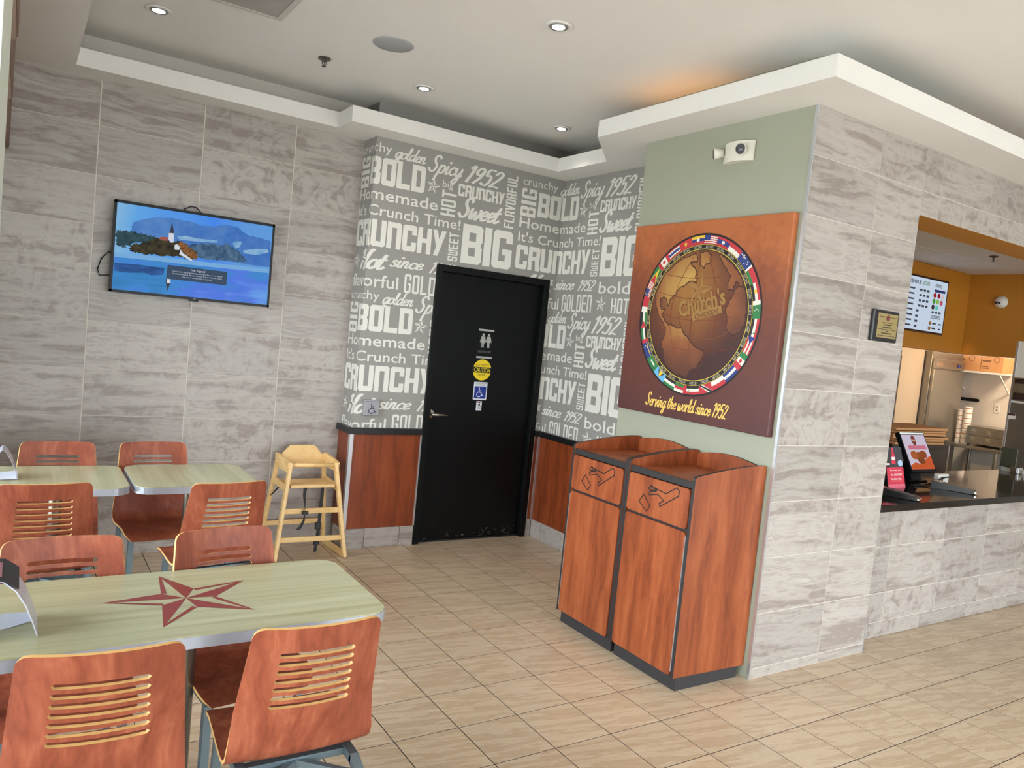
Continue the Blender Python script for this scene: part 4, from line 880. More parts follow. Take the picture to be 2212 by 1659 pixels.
tvtext('No Signal', .517, .312, .092, .024); tvtext('Currently signal is being searched for, or no signal', .517, .282, .32, .014); tvtext('has been found. Please check if the antenna cable', .517, .254, .32, .014); tvtext('has been connected properly.', .517, .226, .19, .014)
CORD = plain('black_cord', (14, 14, 16), .5)
mb = MB(); mb.tube([(-2.79, DTV-.045, z1-.02), (-2.77, DTV-.03, z1+.012), (-2.73, DTV-.02, z1+.036), (-2.70, DTV-.02, z1+.034), (-2.67, DTV-.03, z1+.004), (-2.66, DTV-.045, z1-.03)], .004, 8)
mb.tube([(x0+.12, DTV-.04, 1.86), (x0-.01, DTV-.03, 1.885), (x0-.045, DTV-.02, 1.84), (x0-.062, DTV-.018, 1.775), (x0-.05, DTV-.02, 1.74), (x0-.01, DTV-.03, 1.745), (x0+.12, DTV-.04, 1.76)], .004, 8)
mb.build('power_cord', CORD, tv)
# ================================================================== tables
def table(name, label, x0, x1, y0, y1, mat, posts, star=None, ztop=.725):
    cx, cy = (x0+x1)/2, (y0+y1)/2
    o = thing(name, (cx, cy, 0), label, 'table')
    outl = rrect(x0, x1, y0, y1, .075, 6); t = .036
    mb = MB(); mb.prism([(a, b, ztop-.004) for a, b in rrect(x0+.003, x1-.003, y0+.003, y1-.003, .072, 6)], (0, 0, .004)); mb.build('table_top', mat, o)
    mb = MB(); mb.prism([(a, b, ztop-t) for a, b in outl], (0, 0, t-.0035)); mb.build('edge_band', EDGE, o, bevel=.005)
    for px, py in posts:
        mb = MB(); mb.lathe([(.0, .03), (.029, .03), (.029, ztop-t-.01)], (px, py, 0), 'z', 20, cap=False); mb.build('pedestal', SSTEEL, o)
        mb = MB(); mb.box(px-.06, px+.06, y0+.12, y1-.12, ztop-t-.015, ztop-t); mb.build('mounting_plate', KICK, o)
        mb = MB(); mb.box(px-.035, px+.035, cy-.24, cy+.24, 0, .03); mb.box(px-.12, px+.12, cy-.035, cy+.035, 0, .028); mb.build('foot', STEEL, o, bevel=.006)
    if star:
        sx, sy, R, rr, a = star
        V, F = [], []
        flat('star_inlay', ([(sx+p, sy+q) for p, q in star2d(1, .36, 0, .05)[0]], star2d(1, .36, 0, .05)[1]), (0, 0, ztop), (1, 0, 0), (0, 1, 0), MAROON, o, .0006) if False else None
        tips = [(-3.335,-2.601),(-3.149,-2.389),(-2.934,-2.463),(-2.991,-2.752),(-3.248,-2.864)]
        c = Vector((-3.139, -2.617)); T = [Vector(q) for q in tips]; 
        rad = sum((q-c).length for q in T)/5; base = sum((math.atan2((q-c).x, (q-c).y)-2*math.pi*i/5+math.pi) % (2*math.pi)-math.pi for i, q in enumerate(T))/5
        sh = star2d(rad, rad*.37, base, .016)
        # the filled half lies on the other flank of each point
        sh = ([(x, y) for x, y in sh[0]], sh[1])
        flat('star_inlay', ([(c.x+x, c.y+y) for x, y in sh[0]], sh[1]), (0, 0, ztop), (1, 0, 0), (0, 1, 0), MAROON, o, .0006)
    return o
table('star_table', 'long sage laminate table with a big maroon star inlay', -3.755, -2.580, -2.912, -2.345, TABLE, [(-3.128, -2.62), (-3.66, -2.62)], star=(-3.139, -2.617, .26, .4, 0))
table('square_table', 'small sage laminate table nearest the wooden high chair', -3.105, -2.510, -1.085, -.530, TABLE2, [(-2.81, -.81)])
table('square_table', 'small sage laminate table beside the left window wall', -3.735, -3.122, -1.09, -.535, TABLE2, [(-3.42, -.81)])
# ================================================================== slotted plywood chairs
def chair_shell():
    """bent plywood seat and back in one sheet; seat faces +y; seven slots cut right through the back"""
    prof = [(.205, .405), (.195, .424), (.170, .436), (.120, .440), (.040, .434), (-.040, .428), (-.090, .428), (-.120, .434), (-.138, .450), (-.147, .475)]
    top = (-.236, .838); b0 = (-.147, .475); L = math.hypot(top[0]-b0[0], top[1]-b0[1])
    slots = [.072+.0262*k for k in range(7)]; sh = .0145
    ds = [0, .003, .008, .016, .026, .040]
    for s in slots: ds += [s, s+sh]
    ds += [.25, .30, .34]
    ds = sorted(d for d in ds if d < L-.01)
    rows = [('s', y, z, None) for y, z in prof]+[('b', b0[0]+(top[0]-b0[0])*(1-d/L), b0[1]+(top[1]-b0[1])*(1-d/L), d) for d in reversed(ds)]
    ts = [-1, -.97, -.9, -.75, -.575, -.54, -.4, -.2, 0, .2, .4, .54, .575, .75, .9, .97, 1]
    nb = len(rows); V, F = [], []
    def half(i):
        k, y, z, d = rows[i]
        if k == 's':
            w = .186+.012*min(1, max(0, (.2-y)/.3)); df = .205-y
            if df < .04: w = w-.03+.03*math.sqrt(max(0, 1-((.04-df)/.04)**2))
            return w
        w = .198-.030*(z-.475)/(.838-.475); r = .026
        if d < r: w = w-r+math.sqrt(max(0, r*r-(r-d)**2))
        return w
    def point(i, t):
        k, y, z, d = rows[i]; x = t*half(i)
        if k == 'b':
            f = min(1, (z-.475)/.12); y += .030*f*(x/.17)**2-.010*f   # the back curls forward at its sides
            if d is not None: z += .004*(x/.17)**2*0
        else: z += .010*(x/.19)**2*min(1, max(0, (.2-y)/.1))
        return (x, y, z)
    idx = {}
    for i in range(nb):
        for j, t in enumerate(ts): idx[i, j] = len(V); V.append(point(i, t))
    sl = {}
    for i in range(nb-1):
        if rows[i][0] == 'b':
            d_hi, d_lo = rows[i][3], rows[i+1][3]
            if any(abs(d_lo-s) < 1e-6 and abs(d_hi-s-sh) < 1e-6 for s in slots): sl[i] = True
    jl, jr = ts.index(-.54), ts.index(.54)
    for i in range(nb-1):
        mL = mR = None
        if i in sl:
            pl_ = [(Vector(V[idx[i, j]])+Vector(V[idx[i+1, j]]))/2 for j in (jl-1, jr+1)]
            mL = len(V); V.append(tuple(pl_[0])); mR = len(V); V.append(tuple(pl_[1]))
        for j in range(len(ts)-1):
            a, b, c, d = idx[i, j], idx[i, j+1], idx[i+1, j+1], idx[i+1, j]
            if i in sl:
                if jl <= j < jr: continue
                if j == jl-1: F += [[a, b, mL], [mL, c, d]]; continue
                if j == jl-2: F.append([a, b, mL, c, d]); continue
                if j == jr: F += [[a, b, mR], [mR, c, d]]; continue
                if j == jr+1: F.append([a, b, c, d, mR]); continue
            F.append([a, b, c, d])
    me = bpy.data.meshes.new('chair_shell'); me.from_pydata(V, [], F); me.materials.append(CHERRY); me.materials.append(PLY)
    me.polygons.foreach_set('use_smooth', [True]*len(me.polygons)); me.update()
    return me
def make_chair():
    o = thing('slotted_chair', (0, 0, 0), 'x', 'chair')
    me = chair_shell()
    sh = bpy.data.objects.new('seat_shell', me); COL.objects.link(sh); sh.parent = o
    md = sh.modifiers.new('ply', 'SOLIDIFY'); md.thickness = .0095; md.offset = 0; md.use_rim = True; md.material_offset_rim = 1
    # bake the modifier so every copy shares one mesh
    dg = bpy.context.evaluated_depsgraph_get(); m2 = bpy.data.meshes.new_from_object(sh.evaluated_get(dg)); sh.modifiers.clear(); sh.data = m2
    bm = bmesh.new(); bm.from_mesh(m2)
    for e in bm.edges:
        if len(e.link_faces) == 2 and e.link_faces[0].material_index != e.link_faces[1].material_index: e.smooth = False
    bm.to_mesh(m2); bm.free()
    t = .025
    for s in (-1, 1):
        x = s*.150
        for nm, pts in (('leg', [(x, .150, .392), (x+s*.006, .168, 0)]), ('leg', [(x, -.205, .388), (x+s*.010, -.225, 0)])):
            mb = MB(); mb.bar(pts[0], pts[1], t, t, (0, 1, 0)); mb.build(nm, STEEL, o)
        mb = MB(); mb.bar((x, .160, .404), (x, -.165, .404), t, t); mb.bar((x, -.155, .408), (x, -.210, .384), t, t); mb.build('side_rail', STEEL, o)
    mb = MB(); mb.bar((-.150, .110, .402), (.150, .110, .402), t, .02, (0, 0, 1)); mb.build('cross_rail', STEEL, o)
    mb = MB(); mb.bar((-.150, -.100, .402), (.150, -.100, .402), t, .02, (0, 0, 1)); mb.build('cross_rail', STEEL, o)
    mb = MB(); mb.bar((-.150, -.205, .380), (.0, -.105, .398), .018, .018); mb.bar((.150, -.205, .380), (.0, -.105, .398), .018, .018); mb.build('rear_brace', STEEL, o)
    return o
chair0 = make_chair()
chairs = [  # x of back, y of top edge, facing (+1 towards the television wall), turn in degrees, label
 (-2.915, -3.200, 1, -1, 'cherry slotted chair at the aisle end of the star table, facing the television'),
 (-3.415, -3.195, 1, -4, 'cherry slotted chair at the window end of the star table, facing the television'),
 (-2.960, -2.262, -1, 7, 'cherry slotted chair at the aisle end of the star table, back to the television'),
 (-3.455, -2.268, -1, 1, 'cherry slotted chair at the window end of the star table, back to the television'),
 (-2.765, -1.515, 1, 7, 'cherry slotted chair at the small table nearest the high chair, facing the television'),
 (-3.485, -1.468, 1, 2, 'cherry slotted chair at the small window-side table, facing the television'),
 (-2.950, -.455, -1, 3, 'cherry slotted chair between the two-table gap and the television wall, nearer the high chair'),
 (-3.405, -.462, -1, -2, 'cherry slotted chair against the television wall at the small window-side table')]
for k, (cx, cy, f, rz, lab) in enumerate(chairs):
    o = chair0 if k == 0 else copy_tree(chair0)
    a = math.radians(rz+(0 if f > 0 else 180)); o.rotation_euler.z = a
    off = Matrix.Rotation(a, 3, 'Z') @ Vector((0, -.232, 0)); o.location = (cx-off.x, cy-off.y, 0)
    tag(o, lab, 'chair', 'slotted cherry chairs')
# ================================================================== menu stands on the tables
def tent(label, pts, y0, y1, zt, paper, mat, dark=None):
    """clear plastic arch with a paper tray; pts trace the arch in (x, z)"""
    o = thing('menu_stand', (pts[-1][0]-.06, (y0+y1)/2, zt), label, 'menu stand')
    V, F = [], []; th = .003
    P = [Vector((a, b)) for a, b in pts]
    for sgn in (1, -1):
        for i, p in enumerate(P):
            d = (P[min(i+1, len(P)-1)]-P[max(i-1, 0)]).normalized(); nn = Vector((-d.y, d.x))*th/2*sgn
            V += [(p.x+nn.x, y0, zt+p.y+nn.y), (p.x+nn.x, y1, zt+p.y+nn.y)]
    n = len(P)
    for s in (0, 2*n):
        for i in range(n-1): F.append([s+2*i, s+2*i+1, s+2*i+3, s+2*i+2])
    for i in range(n-1): F += [[2*i, 2*i+2, 2*n+2*i+2, 2*n+2*i], [2*i+1, 2*n+2*i+1, 2*n+2*i+3, 2*i+3]]
    mb = MB(); mb.add(V, F); mb.build('clear_arch', mat, o)
    mb = MB(); mb.prism([(a, b, zt+c) for a, b, c in paper], (0, 0, .0025)); mb.build('paper_tray', PAPER, o)
    return o
ar = [(-3.70, .004), (-3.694, .03), (-3.683, .075), (-3.664, .118), (-3.645, .140), (-3.630, .130), (-3.606, .085), (-3.590, .040), (-3.584, .006)]
o = tent('clear menu stand with white paper base on the small window-side table', ar, -.86, -.72, .725, [(-3.72, -.74, .004), (-3.582, -.735, .016), (-3.580, -.865, .004), (-3.72, -.865, .002)], ACRYL)
ar = [(-3.70, .004), (-3.695, .06), (-3.672, .125), (-3.640, .158), (-3.612, .155), (-3.585, .130), (-3.562, .090), (-3.545, .045), (-3.532, .004)]
o = tent('clear menu stand with white paper base on the star table', ar, -2.80, -2.64, .725, [(-3.72, -2.655, .012), (-3.60, -2.66, .020), (-3.532, -2.640, .010), (-3.530, -2.675, .002), (-3.60, -2.715, .001), (-3.72, -2.73, .001)], plain('frosted_plastic', (206, 210, 224), .3))
lf = [(-3.704, .062), (-3.678, .130), (-3.643, .166), (-3.612, .162), (-3.580, .137)]
mb = MB()
for (a, b), (c, d) in zip(lf, lf[1:]): mb.prism([(a, -2.81, .725+b), (c, -2.81, .725+d), (c, -2.63, .725+d), (a, -2.63, .725+b)], (.002, 0, .003))
mb.build('dark_leaflet', plain('leaflet_black', (34, 32, 32), .5), o)
mb = MB(); mb.prism([(-3.634, -2.79, .893), (-3.616, -2.79, .8915), (-3.616, -2.67, .8915), (-3.634, -2.67, .893)], (0, 0, .001)); mb.build('leaflet_mark', plain('leaflet_rose', (150, 100, 108), .5), o)
# ================================================================== wooden high chair
o = thing('high_chair', (-1.90, -.02, 0), 'pale beech high chair with dangling black straps by the television wall', 'high chair')
FL0, FR0, RL0, RR0 = (-2.140, -.170, 0), (-1.668, -.190, 0), (-2.150, .185, 0), (-1.690, .190, 0)
FLT, FRT, RLT, RRT = (-2.052, -.075, .640), (-1.742, -.075, .638), (-2.082, .100, .668), (-1.770, .100, .664)
lp = lambda a, b, z: tuple(Vector(a)+(Vector(b)-Vector(a))*((z-a[2])/(b[2]-a[2])))
legs = [(FL0, FLT), (FR0, FRT), (RL0, RLT), (RR0, RRT)]
for a, b in legs:
    mb = MB(); mb.bar((a[0], a[1], .004), b, .026, .042, (0, 1, 0)); mb.build('leg', PINE, o, bevel=.006)
def rail(nm, A, B, z, w, h, zz=None):
    mb = MB(); mb.bar(lp(*A, z), lp(*B, zz or z), w, h); return mb.build(nm, PINE, o, bevel=.004)
L, Rr_, RL, RRr = legs
rail('front_rail', L, Rr_, .138, .018, .034); rail('front_rail', L, Rr_, .322, .018, .036); rail('rear_rail', RL, RRr, .172, .018, .034)
mb = MB(); mb.tube([lp(*L, .622), lp(*Rr_, .620)], .014, 12); mb.build('front_bar', PINE, o)
for A, B, s in ((L, RL, -1), (Rr_, RRr, 1)):
    rail('side_rail', A, B, .470, .018, .048, .490); rail('side_base', A, B, .022, .022, .042)
    p, q = Vector(lp(*A, .605)), Vector(lp(*B, .630)); 
    mb = MB(); mb.prism([tuple(p+Vector((0, 0, -.030))), tuple(q+Vector((0, 0, -.045))), tuple(q+Vector((0, .01, .045))), tuple(p+Vector((0, .07, .048))), tuple(p+Vector((0, -.012, .035)))], (.018*s, 0, 0)); mb.build('arm_board', PINE, o, bevel=.004)
mb = MB(); mb.prism([(-2.062, .108, .585), (-1.772, .108, .585), (-1.772, .108, .655), (-1.832, .108, .722), (-1.845, .108, .726), (-1.995, .108, .726), (-2.008, .108, .722), (-2.062, .108, .660)], (0, .018, 0)); mb.build('backboard', PINE, o, bevel=.004)
mb = MB(); mb.prism([(-2.050, -.115, .476), (-1.748, -.115, .476), (-1.762, .090, .476), (-2.060, .090, .476)], (0, 0, .018)); mb.build('seat', PINE, o, bevel=.005)
STRAP = plain('black_webbing', (52, 52, 54), .8)
def strap(nm, pts, w, tw):
    V, F = [], []
    for i, (x, y, z) in enumerate(pts):
        a = tw*i/(len(pts)-1); dx, dy = math.cos(a)*w/2, math.sin(a)*w/2
        V += [(x-dx, y-dy, z), (x+dx, y+dy, z), (x-dx, y-dy+.002, z), (x+dx, y+dy+.002, z)]
    for i in range(len(pts)-1):
        k = 4*i; F += [[k, k+1, k+5, k+4], [k+2, k+6, k+7, k+3], [k, k+4, k+6, k+2], [k+1, k+3, k+7, k+5]]
    mb = MB(); mb.add(V, F); return mb.build(nm, STRAP, o)
s1 = strap('strap', [(-1.955, -.122, .478), (-1.960, -.128, .43), (-1.958, -.140, .38), (-1.955, -.160, .33), (-1.962, -.165, .27), (-1.982, -.168, .225), (-2.000, -.165, .205)], .026, 2.6)
mb = MB(); mb.box(-1.978, -1.938, -.175, -.156, .305, .330); mb.build('buckle', BLACK, s1, bevel=.003)
s2 = strap('strap', [(-1.815, -.06, .478), (-1.818, -.07, .40), (-1.825, -.085, .32), (-1.832, -.095, .24), (-1.838, -.10, .16), (-1.845, -.105, .08), (-1.848, -.105, .03)], .024, .3)
mb = MB(); mb.box(-1.862, -1.822, -.113, -.092, .185, .235); mb.build('buckle', BLACK, s2, bevel=.004)
mb = MB(); mb.box(-1.862, -1.828, -.113, -.092, .075, .105); mb.build('buckle', BLACK, s2, bevel=.003)
strap('strap', [(-2.075, .02, .476), (-2.095, .04, .44), (-2.115, .06, .405), (-2.13, .07, .385)], .018, .8)
mb = MB()
for A, zz in ((L, (.60, .46, .335, .145)), (RL, (.64, .50))):
    for z in zz: p = Vector(lp(*A, z)); mb.lathe([(.0, -.002), (.005, -.002), (.005, .001)], (p.x-.0135, p.y, p.z), 'x', 8)
mb.build('screw_heads', CHROME, o)
# ================================================================== ceiling fittings
def downlight(x, y, label, power):
    o = thing('recessed_downlight', (x, y, ZC), label, 'downlight', 'recessed ceiling downlights')
    mb = MB(); mb.lathe([(.044, -.001), (.066, -.001), (.068, -.006), (.060, -.010), (.046, -.008), (.043, -.004)], (x, y, ZC), 'z', 32, cap=False); mb.build('trim_ring', plain('downlight_ring', (226, 224, 220), .4), o)
    mb = MB(); mb.lathe([(.030, -.002), (.043, -.003), (.042, -.012), (.031, -.009)], (x, y, ZC), 'z', 28, cap=False); mb.build('gimbal_ring', plain('gimbal_grey', (150, 150, 150), .35, .4), o)
    mb = MB(); mb.lathe([(.0, -.010), (.031, -.010), (.031, -.003)], (x, y, ZC), 'z', 24, cap=False); mb.build('lamp', emit('downlight_lamp', (255, 252, 244), 14.), o)
    l = bpy.data.lights.new('downlight_beam', 'SPOT'); l.energy = power; l.spot_size = math.radians(110); l.spot_blend = .9; l.shadow_soft_size = .03; l.color = (1, .97, .92)
    lo = bpy.data.objects.new('downlight_beam', l); COL.objects.link(lo); lo.parent = o; lo.location = (0, 0, -.03)
downlight(-3.081, -.555, 'small white recessed downlight in the ceiling above the television table', 9)
downlight(-1.515, -1.930, 'small white recessed downlight standing alone in the open middle of the ceiling', 9)
downlight(-1.543, -.526, 'small white recessed downlight between the sprinkler and the restroom door', 9)
downlight(-.452, -.512, 'small white recessed downlight in the ceiling corner by the angled soffit', 9)
o = thing('ceiling_speaker', (-1.992, -1.066, ZC), 'round flush grey speaker grille in white ceiling', 'speaker')
mb = MB(); mb.lathe([(.0, -.006), (.104, -.006), (.108, -.003), (.108, -.0005)], (-1.992, -1.066, ZC), 'z', 48, cap=False); mb.build('grille', plain('speaker_grille', (164, 166, 168), .7, bump=.4, vscale=400), o)
mb = MB(); mb.lathe([(.108, -.0005), (.112, -.0008), (.113, -.0004)], (-1.992, -1.066, ZC), 'z', 48, cap=False); mb.build('rim', plain('speaker_rim', (206, 206, 204), .6), o)
def sprinkler(x, y, z, label):
    o = thing('fire_sprinkler', (x, y, z), label, 'sprinkler')
    BR = plain('sprinkler_metal', (96, 88, 84), .3, .8)
    mb = MB(); mb.lathe([(.006, -.004), (.020, -.006), (.034, -.010), (.036, -.004), (.034, -.0005)], (x, y, z), 'z', 28, cap=False); mb.build('escutcheon', BR, o)
    mb = MB(); mb.lathe([(.009, -.004), (.009, -.022), (.006, -.024)], (x, y, z), 'z', 14); mb.tube([(x-.010, y, z-.02), (x-.012, y, z-.034), (x-.004, y, z-.046)], .0025, 6); mb.tube([(x+.010, y, z-.02), (x+.012, y, z-.034), (x+.004, y, z-.046)], .0025, 6); mb.lathe([(.002, -.02), (.002, -.044)], (x, y, z), 'z', 8); mb.build('frame', BR, o)
    mb = MB(); mb.lathe([(.0, -.046), (.012, -.047), (.013, -.050), (.0, -.050)], (x, y, z), 'z', 16, cap=False); mb.build('deflector', BR, o)
sprinkler(-2.194, -.543, ZC, 'small metal fire sprinkler in the white dining-room ceiling')
o = thing('ceiling_vent', (-2.857, -1.229, ZC), 'square white ceiling air vent with framed panel', 'vent')
vx0, vx1, vy0, vy1 = -3.145, -2.555, -1.520, -.930
mb = MB()
for a in ((vx0, vx1, vy0, vy0+.03), (vx0, vx1, vy1-.03, vy1), (vx0, vx0+.03, vy0+.03, vy1-.03), (vx1-.03, vx1, vy0+.03, vy1-.03)): mb.box(a[0], a[1], a[2], a[3], ZC-.012, ZC-.0005)
mb.build('vent_frame', plain('vent_white', (196, 192, 186), .5), o, bevel=.004)
mb = MB(); mb.box(vx0+.033, vx1-.033, vy0+.033, vy1-.033, ZC-.010, ZC-.001); mb.build('vent_panel', plain('vent_grey', (168, 164, 158), .6, var=.12, vscale=5), o)
# warm LED strip hidden in the cove over the sage wall
o = thing('cove_light', (-.50, -1.76, H+.03), 'warm amber light strip in the cove above the sage wall', 'light strip')
mb = MB(); mb.box(-.535, -.515, -2.05, -1.45, H+.029, H+.041); mb.build('led_strip', emit('amber_led', (255, 176, 70), 6), o)
# brown pelmets over the left windows, stepping back towards the television wall
BL = plain('brown_pelmet_wood', (128, 104, 90), .7, var=.05)
for ylo, yhi, xb, lab in ((-3.04, -2.11, -3.655, 'brown window pelmet on the left wall, deepest and furthest from the television wall'), (-2.09, -1.17, -3.676, 'brown window pelmet between the two others on the left wall'), (-1.15, DTV-.004, -3.702, 'brown window pelmet on the left wall reaching the television wall')):
    o = thing('window_pelmet', (XL, (ylo+yhi)/2, 2.39), lab, 'pelmet', 'pelmets over the left windows')
    mb = MB(); mb.box(XL+.001, xb, ylo, yhi, 2.40, H-.002); mb.build('pelmet_box', BL, o, bevel=.003)
    mb = MB(); mb.box(XL+.001, xb-.004, ylo+.004, yhi-.004, 2.39, 2.40); mb.build('soffit_board', BL, o)
# ================================================================== serving counter and what lies on it
o = thing('service_counter', (2.2, -2.2, .82), 'polished black stone counter in the serving opening', 'counter')
CTOP = plain('black_polished_stone', (24, 22, 22), .08, var=.2, vscale=40)
mb = MB(); mb.box(XP+.002, 3.735, YG1-.002, -1.787, .823, .866); mb.build('counter_top', CTOP, o, bevel=.003)
mb = MB(); mb.box(XP+.02, 3.7, -2.28, -1.85, 0, .822); mb.build('counter_base', BLACK, o)
ZT = .866
# ---- customer screen
o = thing('payment_screen', (1.86, -2.06, ZT), 'tilted black customer screen showing chicken pieces on the counter', 'monitor')
B0, B1, T0, T1 = Vector((1.675, -2.150, .948)), Vector((2.005, -2.150, .948)), Vector((1.690, -2.005, 1.212)), Vector((2.012, -2.005, 1.212))
ux = (B1-B0); uy = (T0-B0); nrm = ux.cross(uy).normalized()
mb = MB(); mb.prism([B0, B1, T1, T0], -nrm*.030); mb.build('screen_casing', TVB, o, bevel=.004)
def scr(name, poly, mat, k): 
    mb = MB(); mb.add([B0+ux*a+uy*b+nrm*(.0006*k) for a, b in poly[0]], poly[1]); return mb.build(name, mat, o, fix=False)
scr('screen', rect2d(.045, .07, .955, .93), emit('pos_lilac', (216, 204, 224), .8), 1)
scr('white_strip', rect2d(.03, .945, .97, .985), plain('pos_white_strip', (236, 236, 232), .4), 1)
scr('orange_field', ([(.045, .07), (.955, .07), (.955, .40), (.80, .36), (.45, .20), (.25, .24), (.045, .16)], [list(range(7))]), emit('pos_orange', (208, 90, 44), .8), 2)
scr('chicken_piece', (disc2d(.12, 14, .50, .38, .17)[0], [list(range(14))]), emit('pos_chicken_a', (160, 84, 40), .8), 3)
scr('chicken_piece', (disc2d(.11, 14, .30, .42, .13)[0], [list(range(14))]), emit('pos_chicken_b', (176, 98, 50), .8), 4)
scr('chicken_piece', (disc2d(.10, 14, .66, .43, .14)[0], [list(range(14))]), emit('pos_chicken_c', (150, 74, 36), .8), 4)
scr('chicken_piece', (disc2d(.09, 14, .52, .28, .14)[0], [list(range(14))]), emit('pos_chicken_d', (132, 70, 32), .8), 5)
scr('red_heading', rect2d(.18, .56, .88, .66), emit('pos_pink', (214, 120, 142), .8), 2)
scr('logo_oval', (disc2d(.125, 24, .47, .79, .085)[0], [list(range(24))]), emit('pos_logo', (70, 36, 32), .8), 2)
scr('logo_oval', (disc2d(.105, 24, .47, .79, .07)[0], [list(range(24))]), emit('pos_logo_red', (150, 62, 50), .8), 3)
scr('logo_name', move(centred(text2d("Church's", .02), w=.15, h=.06), .47, .765), emit('pos_logo_white', (226, 218, 214), .8), 4)
mb = MB(); mb.prism([(1.80, -2.09, ZT), (1.93, -2.09, ZT), (1.93, -2.03, 1.0), (1.80, -2.03, 1.0)], (0, .10, 0)); mb.box(1.76, 1.97, -2.11, -1.93, ZT, ZT+.012); mb.build('stand', TVB, o, bevel=.004)
# ---- receipt box with cable
o = thing('receipt_printer', (1.965, -2.12, ZT), 'small white box with black cable under the customer screen', 'printer')
mb = MB(); mb.box(1.93, 2.07, -2.205, -2.165, ZT, ZT+.075); mb.build('body', plain('printer_white', (214, 210, 204), .4), o, bevel=.008)
mb = MB(); mb.tube([(1.60, -2.21, ZT+.006), (1.75, -2.225, ZT+.012), (1.88, -2.22, ZT+.03), (1.96, -2.215, ZT+.05), (2.06, -2.21, ZT+.055)], .005, 8); mb.tube([(1.62, -2.215, ZT+.006), (1.70, -2.20, ZT+.005), (1.86, -2.21, ZT+.006), (1.95, -2.22, ZT+.02), (1.98, -2.205, ZT+.045)], .004, 8); mb.build('cable', CORD, o)
mb = MB(); mb.lathe([(.0, -.006), (.011, -.006), (.011, 0)], (1.985, -2.2, ZT+.046), 'y', 14); mb.build('round_mark', BLACK, o)
# ---- card readers
def reader(c, ang, label):
    o = thing('card_reader', (c[0], c[1], ZT), label, 'card reader', 'card readers on the counter', rz=ang)
    def bl(nm, a, mat, bev=.004):
        mb = MB(); mb.prism([(a[0], -a[2], a[4]), (a[1], -a[2], a[5]), (a[1], -a[2], a[6]), (a[0], -a[2], a[7])], (0, 2*a[2], 0)); q = mb.build(nm, mat, None, bevel=bev); q.parent = o; return q
    bl('body', (-.13, .13, .042, 0, .0, .004, .026, .052), plain('reader_black', (30, 29, 28), .35))
    bl('display', (-.115, -.02, .034, 0, .0515, .0385, .0395, .0525), plain('reader_screen', (150, 138, 112), .2), .0)
    bl('card_slot', (.128, .142, .036, 0, .008, .008, .016, .018), CHROME, .001)
    for i in range(3):
        for j in range(4): bl('key', (.005+.027*j, .024+.027*j, .0085, 0, .037-.0027*j, .035-.0027*j, .0375-.0027*j, .0395-.0027*j), plain('reader_key', (96, 92, 88), .4), 0)
    ks = [c for c in o.children if c.name.startswith('key')]
    for n_, k in enumerate(ks): k.location.y = (-.026, 0, .026)[n_//4]
reader((.995, -2.440, 0), math.radians(-74), 'black card reader on the counter beside the stone pillar edge')
reader((1.800, -2.375, 0), math.radians(-68), 'black card reader on the counter below the customer screen')
# ---- red promotional card
o = thing('promotion_card', (1.36, -2.23, ZT), 'red and dark standing prize card beside the customer screen', 'card')
K0, K1, KT = Vector((1.262, -2.235, ZT)), Vector((1.452, -2.240, ZT)), Vector((.035, .085, .262))
kn = (K1-K0).cross(KT).normalized()
mb = MB(); mb.prism([K0, K1, K1+KT, K0+KT], -kn*.004); mb.prism([K0+Vector((0, .11, 0)), K1+Vector((0, .11, 0)), K1+KT*.9+Vector((0, .01, 0)), K0+KT*.9+Vector((0, .01, 0))], kn*.002); mb.build('card_board', plain('card_charcoal', (62, 62, 68), .5), o)
def crd(name, poly, mat, k):
    mb = MB(); mb.add([K0+(K1-K0)*a+KT*b+kn*(.0006*k) for a, b in poly[0]], poly[1]); return mb.build(name, mat, o, fix=False)
RED = plain('card_red', (212, 56, 78), .45); CW = plain('card_white', (240, 226, 226), .5)
crd('red_field', rect2d(0, 0, 1, .50), RED, 1); crd('pink_band', rect2d(0, 0, 1, .09), plain('card_pink', (226, 110, 128), .5), 2)
crd('bottle', ([(.34, .58), (.56, .58), (.56, .76), (.50, .84), (.48, .98), (.40, .98), (.39, .84), (.34, .76)], [list(range(8))]), RED, 1)
crd('bottle_label', rect2d(.34, .68, .56, .75), CW, 2); crd('ice', (disc2d(.08, 14, .84, .60, .15)[0], [list(range(14))]), plain('card_ice', (176, 202, 230), .4), 1)
crd('logo_oval', (disc2d(.09, 20, .09, .58, .12)[0], [list(range(20))]), plain('card_logo_black', (30, 24, 22), .5), 2); crd('logo_band', rect2d(-.02, .555, .2, .60), CW, 3)
for s, b, h, w in (('My dream team', .415, .030, .66), ('win a $10,000', .295, .050, .68), ('hockey trip.', .195, .050, .60)): crd('lettering', move(([(x, y) for x, y in centred(text2d(s, .02), w=w, h=h)[0]], text2d(s, .02)[1]), .52, b), CW, 3)
crd('rule', rect2d(.3, .385, .7, .39), CW, 3); crd('rule', rect2d(.22, .16, .82, .165), CW, 3)
